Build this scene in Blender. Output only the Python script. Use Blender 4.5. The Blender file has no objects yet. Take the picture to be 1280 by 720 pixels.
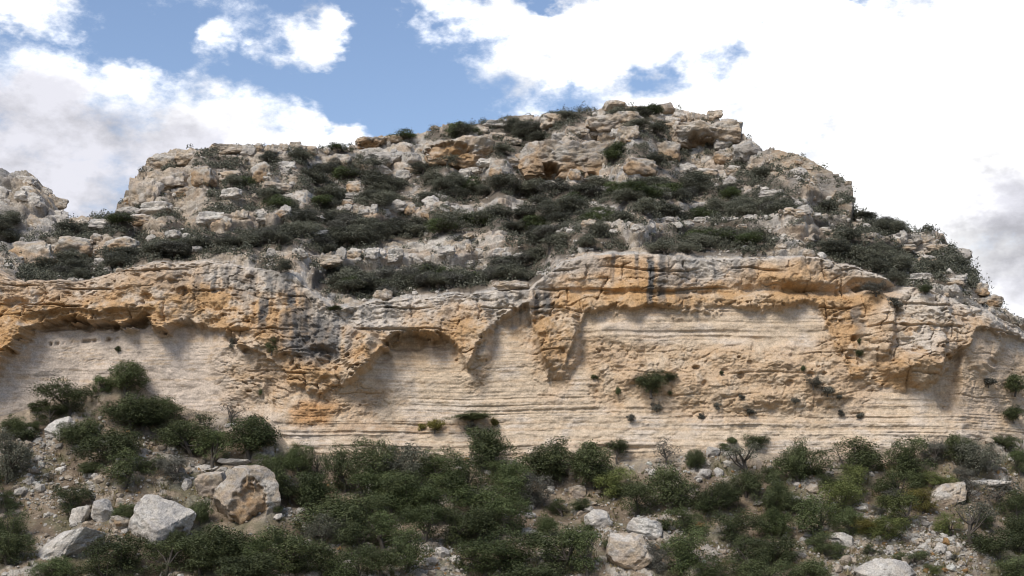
import bpy, math, random
import numpy as np

R = math.radians
rng = np.random.default_rng(7)
random.seed(7)
scene = bpy.context.scene
COL = scene.collection

# ------------------------------------------------------------------ camera
CAM_Z = 1.7
PITCH = R(10.0)
HFOV = R(38.0)
F = 640.0 / math.tan(HFOV / 2)            # focal length in photo pixels
cam_d = bpy.data.cameras.new('camera')
cam_d.sensor_width = 36.0
cam_d.lens = 18.0 / math.tan(HFOV / 2)
cam_d.clip_start = 0.1
cam_d.clip_end = 6000.0
cam = bpy.data.objects.new('camera', cam_d)
COL.objects.link(cam)
cam.location = (0, 0, CAM_Z)
cam.rotation_euler = (math.pi / 2 + PITCH, 0, 0)
scene.camera = cam

# ------------------------------------------------------------------ sun, exposure
SUN_EL, SUN_AZ = R(48), R(-148)           # azimuth measured from +Y towards +X: behind the camera, to its left
sun_dir = (math.sin(SUN_AZ) * math.cos(SUN_EL), math.cos(SUN_AZ) * math.cos(SUN_EL), math.sin(SUN_EL))
sl = bpy.data.lights.new('sun', 'SUN')
sl.energy = 2.7
sl.angle = R(20)
sl.color = (1.0, 0.945, 0.86)
so = bpy.data.objects.new('sun', sl)
COL.objects.link(so)
so.rotation_euler = (math.pi / 2 - SUN_EL, 0, math.pi - SUN_AZ)
scene.view_settings.view_transform = 'Standard'
scene.view_settings.look = 'None'
scene.view_settings.gamma = 1.0
scene.view_settings.exposure = 0.51
scene.view_settings.use_curve_mapping = False
try:
    scene.cycles.pixel_filter_type = 'BLACKMAN_HARRIS'
    scene.cycles.filter_width = 1.05
    scene.cycles.max_bounces = 5
    scene.cycles.diffuse_bounces = 3
    scene.cycles.transmission_bounces = 2
    scene.cycles.transparent_max_bounces = 4
except Exception:
    pass


def ray(px, py):
    """direction of the photo pixel's ray, scaled so that its world Y component is 1"""
    x = (np.asarray(px, float) - 640.0) / F
    y = (360.0 - np.asarray(py, float)) / F
    dy = math.cos(PITCH) - y * math.sin(PITCH)
    dz = math.sin(PITCH) + y * math.cos(PITCH)
    return x / dy, dz / dy


# ------------------------------------------------------------------ sky with clouds
world = bpy.data.worlds.new('World')
scene.world = world
world.use_nodes = True
wt = world.node_tree
wt.nodes.clear()
WL = wt.links


def wn(kind, **kw):
    n = wt.nodes.new(kind)
    for k, v in kw.items():
        setattr(n, k, v)
    return n


def wmath(op, a, b=None, c=None, clamp=False):
    n = wn('ShaderNodeMath', operation=op, use_clamp=clamp)
    for i, v in enumerate((a, b, c)):
        if v is None:
            continue
        if isinstance(v, (int, float)):
            n.inputs[i].default_value = v
        else:
            WL.new(v, n.inputs[i])
    return n.outputs[0]


tc = wn('ShaderNodeTexCoord')
dirv = tc.outputs['Generated']
sep = wn('ShaderNodeSeparateXYZ')
WL.new(dirv, sep.inputs[0])
dx, dy_, dz_ = sep.outputs
az = wmath('ARCTAN2', dx, dy_)
el = wmath('ARCSINE', dz_)


def wnoise(scale, detail=8, rough=0.55, off=(0, 0, 0), stretch=1.6, dist=0.0):
    mp = wn('ShaderNodeMapping')
    WL.new(dirv, mp.inputs[0])
    mp.inputs['Location'].default_value = off
    mp.inputs['Scale'].default_value = (1, 1, stretch)
    n = wn('ShaderNodeTexNoise')
    n.inputs['Scale'].default_value = scale
    n.inputs['Detail'].default_value = detail
    n.inputs['Roughness'].default_value = rough
    n.inputs['Distortion'].default_value = dist
    WL.new(mp.outputs[0], n.inputs['Vector'])
    return wmath('SUBTRACT', n.outputs['Fac'], 0.5)


def azel(px, py):
    x, z = ray(px, py)
    a = math.atan2(float(x), 1.0)
    e = math.asin(float(z) / math.sqrt(float(x) ** 2 + 1 + float(z) ** 2))
    return a, e


warp_a = wmath('MULTIPLY', wnoise(14, 5, 0.6, (3, 1, 7)), 0.13)
warp_e = wmath('MULTIPLY', wnoise(14, 5, 0.6, (8, 5, 2)), 0.10)
azw = wmath('ADD', az, warp_a)
elw = wmath('ADD', el, warp_e)


def blob(px, py, rx, ry, wgt=1.0):
    """a soft patch of cloud at a direction of the sky: wgt*(1-d) where d is the elliptic distance"""
    a, e = azel(px, py)
    u = wmath('DIVIDE', wmath('SUBTRACT', azw, a), rx / F)
    v = wmath('DIVIDE', wmath('SUBTRACT', elw, e), ry / F)
    d = wmath('SQRT', wmath('ADD', wmath('MULTIPLY', u, u), wmath('MULTIPLY', v, v)))
    return wmath('MULTIPLY', wmath('SUBTRACT', 1.0, d, clamp=True), wgt)


def acc(items, op='MAXIMUM'):
    r = None
    for it in items:
        b = blob(*it)
        r = b if r is None else wmath(op, r, b)
    return r


clouds = acc([(90, 160, 230, 125, 1.15), (240, 165, 150, 90, 1.1), (345, 188, 130, 34), (60, 240, 320, 130, 1.3), (-160, 150, 300, 180),
              (30, 8, 110, 38), (390, 52, 70, 60), (278, 58, 48, 40, .62), (478, 28, 26, 26, .42),
              (655, 75, 140, 95, 1.15), (590, 0, 130, 50), (780, 50, 260, 110, 1.25), (1000, 80, 380, 240, 1.4),
              (1200, 180, 420, 330, 1.6), (1500, 200, 420, 400, 1.6)])
holes = acc([(925, 72, 64, 46, 1.0), (830, 75, 50, 40, .6), (985, 40, 55, 28, .85), (965, 118, 34, 22, .8), (1090, 12, 40, 16, .6), (690, 2, 55, 22, .8), (965, 120, 30, 18, .5),
             (705, 112, 40, 20, .3), (492, 128, 105, 95, .9), (470, 70, 60, 90, .55), (185, 50, 90, 40, .5), (420, 140, 60, 50, .5)])
n_big = wnoise(2.6, 4, 0.5, (2.3, 0.7, 5.1))
n_mid = wnoise(13, 9, 0.62, (1.3, 4.7, 0.1))
n_fine = wnoise(45, 8, 0.65, (7.3, 4.7, 3.1))
field = wmath('ADD', clouds, wmath('MULTIPLY', n_big, 0.75))
field = wmath('SUBTRACT', field, holes)
field = wmath('ADD', field, wmath('MULTIPLY', n_mid, 2.1))
field = wmath('ADD', field, wmath('MULTIPLY', n_fine, 0.8))
mr = wn('ShaderNodeMapRange', interpolation_type='SMOOTHSTEP')
WL.new(field, mr.inputs[0])
mr.inputs[1].default_value = 0.0
mr.inputs[2].default_value = 0.85
alpha = mr.outputs[0]
# the thick middle of a cloud bank is grey
grey = acc([(90, 215, 340, 150, 1.75), (-150, 200, 300, 200, 1.0), (150, 150, 150, 80, .55), (700, 70, 120, 60, .25), (1262, 275, 110, 95, 1.15), (1300, 330, 90, 120, .7),
            (1450, 330, 160, 120, .8)])
gsum = wmath('ADD', grey, wmath('MULTIPLY', n_mid, 1.0))
gsum = wmath('ADD', gsum, wmath('MULTIPLY', n_big, 0.3))
mg = wn('ShaderNodeMapRange', interpolation_type='SMOOTHSTEP')
WL.new(gsum, mg.inputs[0])
mg.inputs[1].default_value = 0.05
mg.inputs[2].default_value = 0.85
n_off = wnoise(13, 9, 0.62, (1.3 + .018, 4.7 + .006, 0.1 - .03))
b_off = wnoise(2.6, 4, 0.5, (2.3 + .08, 0.7, 5.1 - .14))
emb = wmath('ADD', wmath('MULTIPLY', wmath('SUBTRACT', n_mid, n_off), 1.5), wmath('MULTIPLY', wmath('SUBTRACT', n_big, b_off), .5))  # lit edges and shaded sides of the clouds, painted into their colour
emb = wmath('ADD', emb, 0.88)
embn = wn('ShaderNodeClamp')
WL.new(emb, embn.inputs[0])
embn.inputs[1].default_value = 0.62
embn.inputs[2].default_value = 1.05
ccol = wn('ShaderNodeMix', data_type='RGBA')
WL.new(mg.outputs[0], ccol.inputs[0])
ccol.inputs[6].default_value = (11.6, 11.6, 11.7, 1)
ccol.inputs[7].default_value = (5.6, 5.6, 6.1, 1)
sky = wn('ShaderNodeTexSky', sky_type='NISHITA')
sky.sun_disc = False
sky.sun_elevation = SUN_EL
sky.sun_rotation = SUN_AZ
sky.altitude = 100
sky.air_density = 1.1
sky.dust_density = 0.6
sky.ozone_density = 2.0
skyc = wn('ShaderNodeMix', data_type='RGBA', blend_type='MULTIPLY')
skyc.inputs[0].default_value = 1.0
WL.new(sky.outputs[0], skyc.inputs[6])
skyc.inputs[7].default_value = (1.12, 1.06, 1.08, 1)
mixc = wn('ShaderNodeMix', data_type='RGBA')
WL.new(alpha, mixc.inputs[0])
WL.new(skyc.outputs[2], mixc.inputs[6])
cvol = wn('ShaderNodeVectorMath', operation='SCALE')
WL.new(ccol.outputs[2], cvol.inputs[0])
WL.new(embn.outputs[0], cvol.inputs['Scale'])
WL.new(cvol.outputs[0], mixc.inputs[7])
bg = wn('ShaderNodeBackground')
bg.inputs[1].default_value = 0.1
WL.new(mixc.outputs[2], bg.inputs[0])
wo = wn('ShaderNodeOutputWorld')
WL.new(bg.outputs[0], wo.inputs[0])

# ------------------------------------------------------------------ numpy noise
_perm = np.random.default_rng(11).permutation(1024).astype(np.int32)
_perm = np.concatenate([_perm, _perm, _perm])
_g = np.random.default_rng(12).normal(size=(1024, 3))
_g = (_g / np.linalg.norm(_g, axis=1, keepdims=True)).astype(np.float32)
_rnd3 = np.random.default_rng(13).random((1024, 3)).astype(np.float32)


def _hash(ix, iy, iz):
    return _perm[_perm[_perm[ix & 1023] + (iy & 1023)] + (iz & 1023)]


def perlin(x, y, z):
    x = np.asarray(x, np.float32); y = np.asarray(y, np.float32); z = np.asarray(z, np.float32)
    x, y, z = np.broadcast_arrays(x, y, z)
    xi = np.floor(x); yi = np.floor(y); zi = np.floor(z)
    fx = x - xi; fy = y - yi; fz = z - zi
    ix = xi.astype(np.int32); iy = yi.astype(np.int32); iz = zi.astype(np.int32)
    u = fx * fx * fx * (fx * (fx * 6 - 15) + 10)
    v = fy * fy * fy * (fy * (fy * 6 - 15) + 10)
    w = fz * fz * fz * (fz * (fz * 6 - 15) + 10)
    out = np.zeros(x.shape, np.float32)
    for a in (0, 1):
        wa = u if a else 1 - u
        for b in (0, 1):
            wb = v if b else 1 - v
            for c in (0, 1):
                wc = w if c else 1 - w
                g = _g[_hash(ix + a, iy + b, iz + c)]
                out += wa * wb * wc * (g[..., 0] * (fx - a) + g[..., 1] * (fy - b) + g[..., 2] * (fz - c))
    return out * 1.5


def fbm(x, y, z, octs=4, gain=0.5, lac=2.03):
    s = 0.0; a = 1.0
    for i in range(octs):
        s = s + a * perlin(x + 17.3 * i, y - 9.1 * i, z + 5.7 * i)
        x = x * lac; y = y * lac; z = z * lac
        a *= gain
    return s


def billow(x, y, z, octs=4, gain=0.5, lac=2.1):
    """rounded lumps between sharp creases, 0 in the creases"""
    s = 0.0; a = 1.0
    for i in range(octs):
        s = s + a * np.abs(perlin(x + 7.3 * i, y - 3.1 * i, z + 11.7 * i))
        x = x * lac; y = y * lac; z = z * lac
        a *= gain
    return s


def worley(x, y, z):
    x = np.asarray(x, np.float32); y = np.asarray(y, np.float32); z = np.asarray(z, np.float32)
    x, y, z = np.broadcast_arrays(x, y, z)
    ix = np.floor(x).astype(np.int32); iy = np.floor(y).astype(np.int32); iz = np.floor(z).astype(np.int32)
    f1 = np.full(x.shape, 9.0, np.float32); f2 = f1.copy(); cid = np.zeros(x.shape, np.float32)
    for a in (-1, 0, 1):
        for b in (-1, 0, 1):
            for c in (-1, 0, 1):
                h = _hash(ix + a, iy + b, iz + c)
                j = _rnd3[h]
                d = (ix + a + j[..., 0] - x) ** 2 + (iy + b + j[..., 1] - y) ** 2 + (iz + c + j[..., 2] - z) ** 2
                nearer = d < f1
                f2 = np.where(nearer, f1, np.minimum(f2, d))
                cid = np.where(nearer, _rnd3[h, 0], cid)
                f1 = np.where(nearer, d, f1)
    return np.sqrt(f1), np.sqrt(f2), cid


def sstep(a, b, x):
    t = np.clip((x - a) / (b - a), 0, 1)
    return t * t * (3 - 2 * t)


def pillow(x, y, z):
    f1, f2, cid = worley(x, y, z)
    return np.sqrt(np.clip((f2 - f1) * 1.6, 0, 1)) * (0.55 + 0.6 * cid), cid


def lerp3(c, d, t):
    return c + (np.asarray(d, np.float32) - c) * t[..., None]


# ------------------------------------------------------------------ mesh helpers
def mesh_arrays(name, V, Fq, smooth=True, col=None, mats=()):
    """V (n,3); Fq (m,3|4) index array, or list of such arrays"""
    me = bpy.data.meshes.new(name)
    V = np.asarray(V, np.float32)
    fl = Fq if isinstance(Fq, list) else [Fq]
    me.vertices.add(len(V))
    me.vertices.foreach_set('co', V.ravel())
    nl = sum(f.size for f in fl); npol = sum(len(f) for f in fl)
    me.loops.add(nl)
    me.loops.foreach_set('vertex_index', np.concatenate([f.ravel() for f in fl]).astype(np.int32))
    me.polygons.add(npol)
    tot = np.concatenate([np.full(len(f), f.shape[1], np.int32) for f in fl])
    st = np.concatenate([[0], np.cumsum(tot)[:-1]]).astype(np.int32)
    me.polygons.foreach_set('loop_start', st)
    me.polygons.foreach_set('loop_total', tot)
    me.polygons.foreach_set('use_smooth', np.full(npol, smooth))
    me.update(calc_edges=True)
    if col is not None:
        a = me.color_attributes.new('Col', 'FLOAT_COLOR', 'POINT')
        c4 = np.ones((len(V), 4), np.float32)
        c4[:, :3] = col
        a.data.foreach_set('color', c4.ravel())
    for m in mats:
        me.materials.append(m)
    return me


def link(name, me, parent=None, loc=None):
    o = bpy.data.objects.new(name, me)
    COL.objects.link(o)
    if parent is not None:
        o.parent = parent
    if loc is not None:
        o.location = loc
    return o


def tag(o, label=None, cat=None, group=None, kind=None):
    if label: o['label'] = label
    if cat: o['category'] = cat
    if group: o['group'] = group
    if kind: o['kind'] = kind
    return o


def grid_faces(nr, nc):
    i = np.arange((nr - 1) * nc).reshape(nr - 1, nc)[:, :-1]
    return np.stack([i, i + 1, i + nc + 1, i + nc], -1).reshape(-1, 4)


# ------------------------------------------------------------------ materials
def new_mat(name):
    m = bpy.data.materials.new(name)
    m.use_nodes = True
    nt = m.node_tree
    nt.nodes.clear()
    out = nt.nodes.new('ShaderNodeOutputMaterial')
    return m, nt, out


def rock_material(name, fine=0.22, bump=0.5, obj_var=0.0, speck=0.25):
    m, nt, out = new_mat(name)
    N, L = nt.nodes, nt.links
    at = N.new('ShaderNodeAttribute'); at.attribute_name = 'Col'
    geo = N.new('ShaderNodeNewGeometry')
    n1 = N.new('ShaderNodeTexNoise'); n1.inputs['Scale'].default_value = 1.7; n1.inputs['Detail'].default_value = 7; n1.inputs['Roughness'].default_value = 0.68
    n2 = N.new('ShaderNodeTexNoise'); n2.inputs['Scale'].default_value = 7.0; n2.inputs['Detail'].default_value = 5; n2.inputs['Roughness'].default_value = 0.7
    for n in (n1, n2):
        L.new(geo.outputs['Position'], n.inputs['Vector'])
    r1 = N.new('ShaderNodeMapRange'); r1.inputs[1].default_value = 0.3; r1.inputs[2].default_value = 0.7
    r1.inputs[3].default_value = 1 - fine; r1.inputs[4].default_value = 1 + fine
    L.new(n1.outputs['Fac'], r1.inputs[0])
    r2 = N.new('ShaderNodeMapRange'); r2.inputs[1].default_value = 0.36; r2.inputs[2].default_value = 0.6
    r2.inputs[3].default_value = 1 - speck; r2.inputs[4].default_value = 1.05
    L.new(n2.outputs['Fac'], r2.inputs[0])
    mu = N.new('ShaderNodeMath'); mu.operation = 'MULTIPLY'
    L.new(r1.outputs[0], mu.inputs[0]); L.new(r2.outputs[0], mu.inputs[1])
    n4 = N.new('ShaderNodeTexNoise'); n4.inputs['Scale'].default_value = 16.0; n4.inputs['Detail'].default_value = 2; n4.inputs['Roughness'].default_value = 0.6
    L.new(geo.outputs['Position'], n4.inputs['Vector'])
    r4 = N.new('ShaderNodeMapRange'); r4.inputs[1].default_value = 0.32; r4.inputs[2].default_value = 0.55
    r4.inputs[3].default_value = 1 - speck * .9; r4.inputs[4].default_value = 1.06
    L.new(n4.outputs['Fac'], r4.inputs[0])
    mu4 = N.new('ShaderNodeMath'); mu4.operation = 'MULTIPLY'
    L.new(mu.outputs[0], mu4.inputs[0]); L.new(r4.outputs[0], mu4.inputs[1])
    fac = mu4.outputs[0]
    if obj_var:
        oi = N.new('ShaderNodeObjectInfo')
        ro = N.new('ShaderNodeMapRange'); ro.inputs[3].default_value = 1 - obj_var; ro.inputs[4].default_value = 1 + obj_var * 0.6
        L.new(oi.outputs['Random'], ro.inputs[0])
        m2 = N.new('ShaderNodeMath'); m2.operation = 'MULTIPLY'
        L.new(fac, m2.inputs[0]); L.new(ro.outputs[0], m2.inputs[1])
        fac = m2.outputs[0]
    vm = N.new('ShaderNodeVectorMath'); vm.operation = 'SCALE'
    L.new(at.outputs['Color'], vm.inputs[0]); L.new(fac, vm.inputs['Scale'])
    bs = N.new('ShaderNodeBsdfPrincipled')
    bs.inputs['Roughness'].default_value = 0.92
    bs.inputs['Specular IOR Level'].default_value = 0.15
    L.new(vm.outputs[0], bs.inputs['Base Color'])
    bp = N.new('ShaderNodeBump'); bp.inputs['Strength'].default_value = bump; bp.inputs['Distance'].default_value = 0.3
    n3 = N.new('ShaderNodeTexNoise'); n3.inputs['Scale'].default_value = 4.5; n3.inputs['Detail'].default_value = 7; n3.inputs['Roughness'].default_value = 0.7
    L.new(geo.outputs['Position'], n3.inputs['Vector'])
    L.new(n3.outputs['Fac'], bp.inputs['Height'])
    L.new(bp.outputs[0], bs.inputs['Normal'])
    L.new(bs.outputs[0], out.inputs[0])
    return m


def leaf_material(name, c1, c2, var=0.35, transl=0.2):
    m, nt, out = new_mat(name)
    N, L = nt.nodes, nt.links
    at = N.new('ShaderNodeAttribute'); at.attribute_name = 'Col'
    oi = N.new('ShaderNodeObjectInfo')
    mx = N.new('ShaderNodeMix'); mx.data_type = 'RGBA'
    mx.inputs[6].default_value = (*c1, 1); mx.inputs[7].default_value = (*c2, 1)
    sp = N.new('ShaderNodeSeparateColor'); L.new(at.outputs['Color'], sp.inputs[0])
    L.new(sp.outputs[0], mx.inputs[0])
    ro = N.new('ShaderNodeMapRange'); ro.inputs[3].default_value = 1 - var; ro.inputs[4].default_value = 1 + var
    L.new(oi.outputs['Random'], ro.inputs[0])
    mu = N.new('ShaderNodeMath'); mu.operation = 'MULTIPLY'
    L.new(ro.outputs[0], mu.inputs[0]); L.new(sp.outputs[1], mu.inputs[1])
    vm = N.new('ShaderNodeVectorMath'); vm.operation = 'SCALE'
    L.new(mx.outputs[2], vm.inputs[0]); L.new(mu.outputs[0], vm.inputs['Scale'])
    d = N.new('ShaderNodeBsdfPrincipled')
    d.inputs['Roughness'].default_value = 0.6
    d.inputs['Specular IOR Level'].default_value = 0.25
    L.new(vm.outputs[0], d.inputs['Base Color'])
    t = N.new('ShaderNodeBsdfTranslucent'); L.new(vm.outputs[0], t.inputs[0])
    ms = N.new('ShaderNodeMixShader'); ms.inputs[0].default_value = transl
    L.new(d.outputs[0], ms.inputs[1]); L.new(t.outputs[0], ms.inputs[2])
    L.new(ms.outputs[0], out.inputs[0])
    return m


def bark_material(name, c):
    m, nt, out = new_mat(name)
    N, L = nt.nodes, nt.links
    geo = N.new('ShaderNodeNewGeometry')
    n = N.new('ShaderNodeTexNoise'); n.inputs['Scale'].default_value = 6; n.inputs['Detail'].default_value = 5
    L.new(geo.outputs['Position'], n.inputs['Vector'])
    mx = N.new('ShaderNodeMix'); mx.data_type = 'RGBA'
    mx.inputs[6].default_value = (c[0] * .6, c[1] * .6, c[2] * .6, 1); mx.inputs[7].default_value = (c[0] * 1.4, c[1] * 1.4, c[2] * 1.4, 1)
    L.new(n.outputs['Fac'], mx.inputs[0])
    b = N.new('ShaderNodeBsdfPrincipled'); b.inputs['Roughness'].default_value = 0.9
    L.new(mx.outputs[2], b.inputs['Base Color'])
    L.new(b.outputs[0], out.inputs[0])
    return m


M_CLIFF = rock_material('cliff_rock', 0.22, 0.5, speck=.22)
M_HILL = rock_material('hill_rock', 0.26, 0.8, speck=.34)
M_TALUS = rock_material('talus_soil', 0.3, 0.8, speck=0.35)
M_ROCK = rock_material('boulder_rock', 0.2, 0.75, 0.16, speck=.3)
LEAF = {
    'd': leaf_material('foliage_dark', (0.036, 0.047, 0.019), (0.092, 0.104, 0.042)),
    'm': leaf_material('foliage_green', (0.046, 0.064, 0.023), (0.094, 0.110, 0.042)),
    'l': leaf_material('foliage_light', (0.075, 0.092, 0.026), (0.140, 0.152, 0.050)),
    'y': leaf_material('foliage_olive', (0.095, 0.090, 0.022), (0.185, 0.155, 0.040)),
    'g': leaf_material('foliage_grey', (0.075, 0.075, 0.058), (0.125, 0.118, 0.095)),
    'h': leaf_material('foliage_scrub', (0.074, 0.079, 0.054), (0.150, 0.146, 0.104), .45),
}
M_BARK = bark_material('bark', (0.085, 0.07, 0.056))

# ------------------------------------------------------------------ lines of the landscape
# knots are photo columns and rows; the depth of each line is given below
def curve(knots):
    k = np.array(knots, float)
    return lambda x: np.interp(x, k[:, 0], k[:, 1])


SKY = curve([(-300, 330), (-100, 325), (0, 314), (50, 300), (85, 284), (110, 273), (143, 266), (150, 252), (170, 218), (185, 198), (215, 187), (250, 186),
             (300, 181), (380, 181), (432, 185), (450, 176), (500, 169), (560, 158), (620, 151), (680, 141), (740, 137), (770, 132), (800, 132), (845, 134),
             (880, 143), (915, 152), (935, 170), (958, 195), (1000, 206), (1040, 227), (1062, 244), (1067, 262), (1110, 277), (1160, 291), (1190, 307), (1220, 346), (1243, 367),
             (1250, 380), (1265, 394), (1290, 404), (1400, 436), (1560, 462)])
RIM = curve([(-300, 350), (0, 334), (35, 350), (100, 352), (130, 346), (170, 334), (200, 327), (260, 324), (340, 334), (372, 341), (395, 366), (420, 386),
             (470, 375), (560, 367), (620, 362), (660, 359), (684, 341), (705, 321), (740, 314), (790, 312), (860, 318), (1000, 318), (1060, 326),
             (1100, 339), (1125, 351), (1160, 359), (1200, 371), (1240, 388), (1290, 412), (1400, 446), (1560, 470)])
BASE = curve([(-300, 545), (-60, 530), (0, 520), (60, 506), (110, 480), (150, 462), (190, 492), (240, 512), (330, 522), (362, 556), (400, 570), (500, 574),
              (600, 570), (700, 578), (800, 575), (900, 560), (1000, 573), (1100, 562), (1200, 553), (1280, 542), (1560, 540)])
# lower edge of the hard orange band hanging over the soft cream wall
HANG = curve([(-300, 430), (0, 470), (18, 436), (60, 412), (130, 405), (160, 414), (188, 398), (205, 416), (240, 408), (290, 421), (330, 448), (365, 478),
              (400, 492), (432, 482), (450, 462), (480, 436), (520, 421), (556, 421), (572, 440), (585, 462), (602, 428), (640, 398), (660, 392), (672, 430),
              (684, 466), (706, 462), (720, 420), (735, 391), (800, 386), (900, 389), (960, 384), (1020, 380), (1036, 420), (1060, 468), (1100, 486), (1150, 486),
              (1172, 476), (1188, 444), (1215, 420), (1280, 432), (1560, 440)])
HDEEP = curve([(-300, 1.5), (0, 1.4), (40, 2.9), (120, 3.4), (185, 3.0), (240, 1.9), (300, 1.5), (345, .5), (430, .9), (480, 2.5), (540, 2.7), (580, 1.2),
               (620, 2.0), (665, 1.8), (695, .6), (735, .9), (850, .7), (1000, .9), (1050, .4), (1100, .3), (1180, .7), (1230, 1.2), (1560, 1)])
# how far the foot of the cliff stands from the camera: buttresses come forward, alcoves lie back
FOOT = curve([(-300, 124), (-60, 126), (0, 128.5), (100, 131.5), (250, 131.5), (340, 129.3), (430, 129.6), (520, 131.2), (640, 131), (760, 130.3), (900, 130), (1050, 129.6),
              (1150, 128.6), (1200, 129.2), (1240, 131.5), (1300, 136), (1400, 146), (1560, 166)])

PXC = np.concatenate([np.arange(-260, -22, 4.0), np.arange(-22, 1302, 1.08), np.arange(1302, 1540, 4.0)])
NC = len(PXC)

# scrub patches of the upper slope: column, row, half width, half height
PATCH = [(11, 285, 25, 12), (35, 245, 8, 16), (128, 275, 12, 5), (148, 270, 8, 4), (90, 292, 22, 9), (147, 289, 17, 7), (212, 270, 15, 4), (200, 241, 8, 4), (178, 300, 8, 8),
         (60, 340, 25, 10), (100, 335, 30, 10), (150, 322, 25, 8), (200, 315, 35, 7), (240, 306, 25, 8), (208, 209, 6, 4), (250, 191, 10, 5), (175, 255, 8, 4),
         (262, 192, 6, 7), (275, 203, 25, 6), (340, 205, 8, 12), (375, 200, 15, 6), (300, 225, 20, 10), (330, 242, 20, 9), (270, 240, 12, 8), (280, 261, 18, 5), (355, 262, 20, 8),
         (310, 262, 18, 6), (395, 225, 25, 10), (430, 216, 22, 8), (420, 245, 20, 8), (460, 216, 18, 6), (470, 236, 20, 9), (455, 252, 25, 8), (400, 260, 20, 6), (425, 277, 25, 9),
         (380, 286, 25, 9), (340, 296, 30, 10), (300, 302, 30, 10), (260, 302, 20, 10), (430, 296, 35, 12), (470, 290, 30, 12), (410, 310, 30, 6), (330, 330, 12, 5), (345, 337, 14, 5),
         (418, 186, 20, 5), (505, 167, 15, 5), (545, 161, 12, 5), (590, 153, 8, 4), (603, 151, 10, 4), (570, 169, 30, 5), (455, 206, 18, 7), (480, 232, 30, 10), (530, 222, 16, 9),
         (550, 208, 14, 7), (555, 231, 25, 8), (590, 241, 30, 10), (620, 235, 30, 9), (540, 251, 25, 6), (470, 256, 25, 6), (625, 190, 12, 8), (635, 166, 25, 8), (640, 181, 20, 8),
         (660, 222, 25, 6), (460, 290, 40, 10), (510, 287, 30, 8), (570, 282, 40, 9), (600, 276, 30, 9), (640, 271, 30, 8), (655, 285, 30, 6), (700, 152, 25, 9), (670, 168, 22, 8),
         (722, 140, 15, 6), (790, 146, 20, 12), (810, 139, 12, 7), (800, 165, 20, 7), (830, 170, 12, 8), (765, 195, 18, 9), (800, 188, 10, 7), (850, 195, 12, 7), (830, 206, 18, 5),
         (890, 186, 8, 5), (675, 241, 35, 11), (700, 256, 35, 10), (740, 241, 20, 8), (780, 246, 35, 9), (800, 231, 20, 7), (830, 241, 30, 10), (870, 231, 30, 10), (680, 275, 30, 9),
         (740, 272, 30, 8), (820, 263, 25, 7), (850, 273, 18, 5), (780, 280, 30, 4), (850, 241, 25, 11), (900, 241, 20, 8), (940, 221, 20, 7), (955, 229, 25, 9), (930, 251, 25, 9),
         (990, 242, 20, 7), (960, 265, 40, 7), (905, 263, 30, 7), (1000, 264, 15, 4), (1040, 265, 25, 4), (1075, 271, 15, 5), (870, 275, 25, 5), (920, 207, 12, 4), (900, 297, 50, 12),
         (940, 301, 30, 9), (865, 301, 20, 8), (1105, 287, 25, 8), (1160, 293, 10, 3), (1025, 283, 8, 3), (1050, 295, 15, 6), (1078, 300, 10, 5), (1050, 311, 30, 7), (1090, 322, 30, 10),
         (1115, 326, 20, 11), (1165, 336, 25, 9), (1180, 317, 12, 10), (1200, 329, 12, 12), (1215, 348, 8, 8), (1130, 350, 15, 8), (1150, 352, 10, 5), (430, 351, 35, 11),
         (470, 355, 40, 11), (540, 346, 25, 11), (520, 353, 40, 9), (580, 351, 30, 9), (640, 336, 25, 11), (665, 316, 25, 13), (660, 337, 26, 13), (690, 306, 25, 9), (740, 301, 30, 6),
         (770, 304, 14, 5), (830, 306, 18, 8), (870, 306, 25, 8), (610, 340, 25, 8)]


def veg_field(px, py):
    v = np.zeros(px.shape, np.float32)
    for (cx, cy, rx, ry) in PATCH:
        c0, c1 = np.searchsorted(PXC, [cx - 2.4 * rx, cx + 2.4 * rx])
        sl_ = (slice(None), slice(c0, c1))
        d = ((px[sl_] - cx) / rx) ** 2 + ((py[sl_] - cy) / (ry * 1.1)) ** 2
        v[sl_] = np.maximum(v[sl_], np.exp(-0.55 * d))
    return v


def world_of(px, py, Y):
    a, b = ray(px, py)
    return np.stack([a * Y, Y, CAM_Z + b * Y], -1).astype(np.float32)


GREYW = np.array([0.535, 0.488, 0.425], np.float32)
TAN = np.array([0.455, 0.375, 0.285], np.float32)
ORANGE = np.array([0.42, 0.25, 0.112], np.float32)
CREAM = np.array([0.535, 0.428, 0.312], np.float32)
DARK = np.array([0.15, 0.145, 0.145], np.float32)
SOIL = np.array([0.185, 0.14, 0.098], np.float32)

# ---------------------------------------------------------------- cliff
NRC = 280
tt = np.linspace(0, 1, NRC)[:, None]
b_, r_ = BASE(PXC)[None, :], RIM(PXC)[None, :]
pxC = np.repeat(PXC[None, :], NRC, 0)
pyC = b_ + (r_ - b_) * tt
P0 = world_of(pxC, pyC, FOOT(PXC)[None, :] + 2.0 * tt)
X, Y, Z = P0[..., 0], P0[..., 1], P0[..., 2]
nlow = fbm(X / 7, 0.3, Z / 5, 4)
nmid = fbm(X / 2.2, 3.3, Z / 1.8, 4)
nfin = fbm(X / 0.6, 7.7, Z / 0.5, 3)
hang = HANG(pxC) + 7 * nlow + 10 * nmid + 4 * nfin
s = hang - pyC                                        # pixels above the hanging edge
proud = sstep(-2.5, 4.5, s)
abv = np.clip(s / np.maximum(hang - r_, 20), 0, 1)    # 0 at the edge, 1 at the rim
edge_r = 1 - sstep(0, 9, pyC - r_)                   # rounding at the rim
d = proud * HDEEP(pxC) * (1 - 0.45 * abv) - 0.9 * edge_r ** 2


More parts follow.
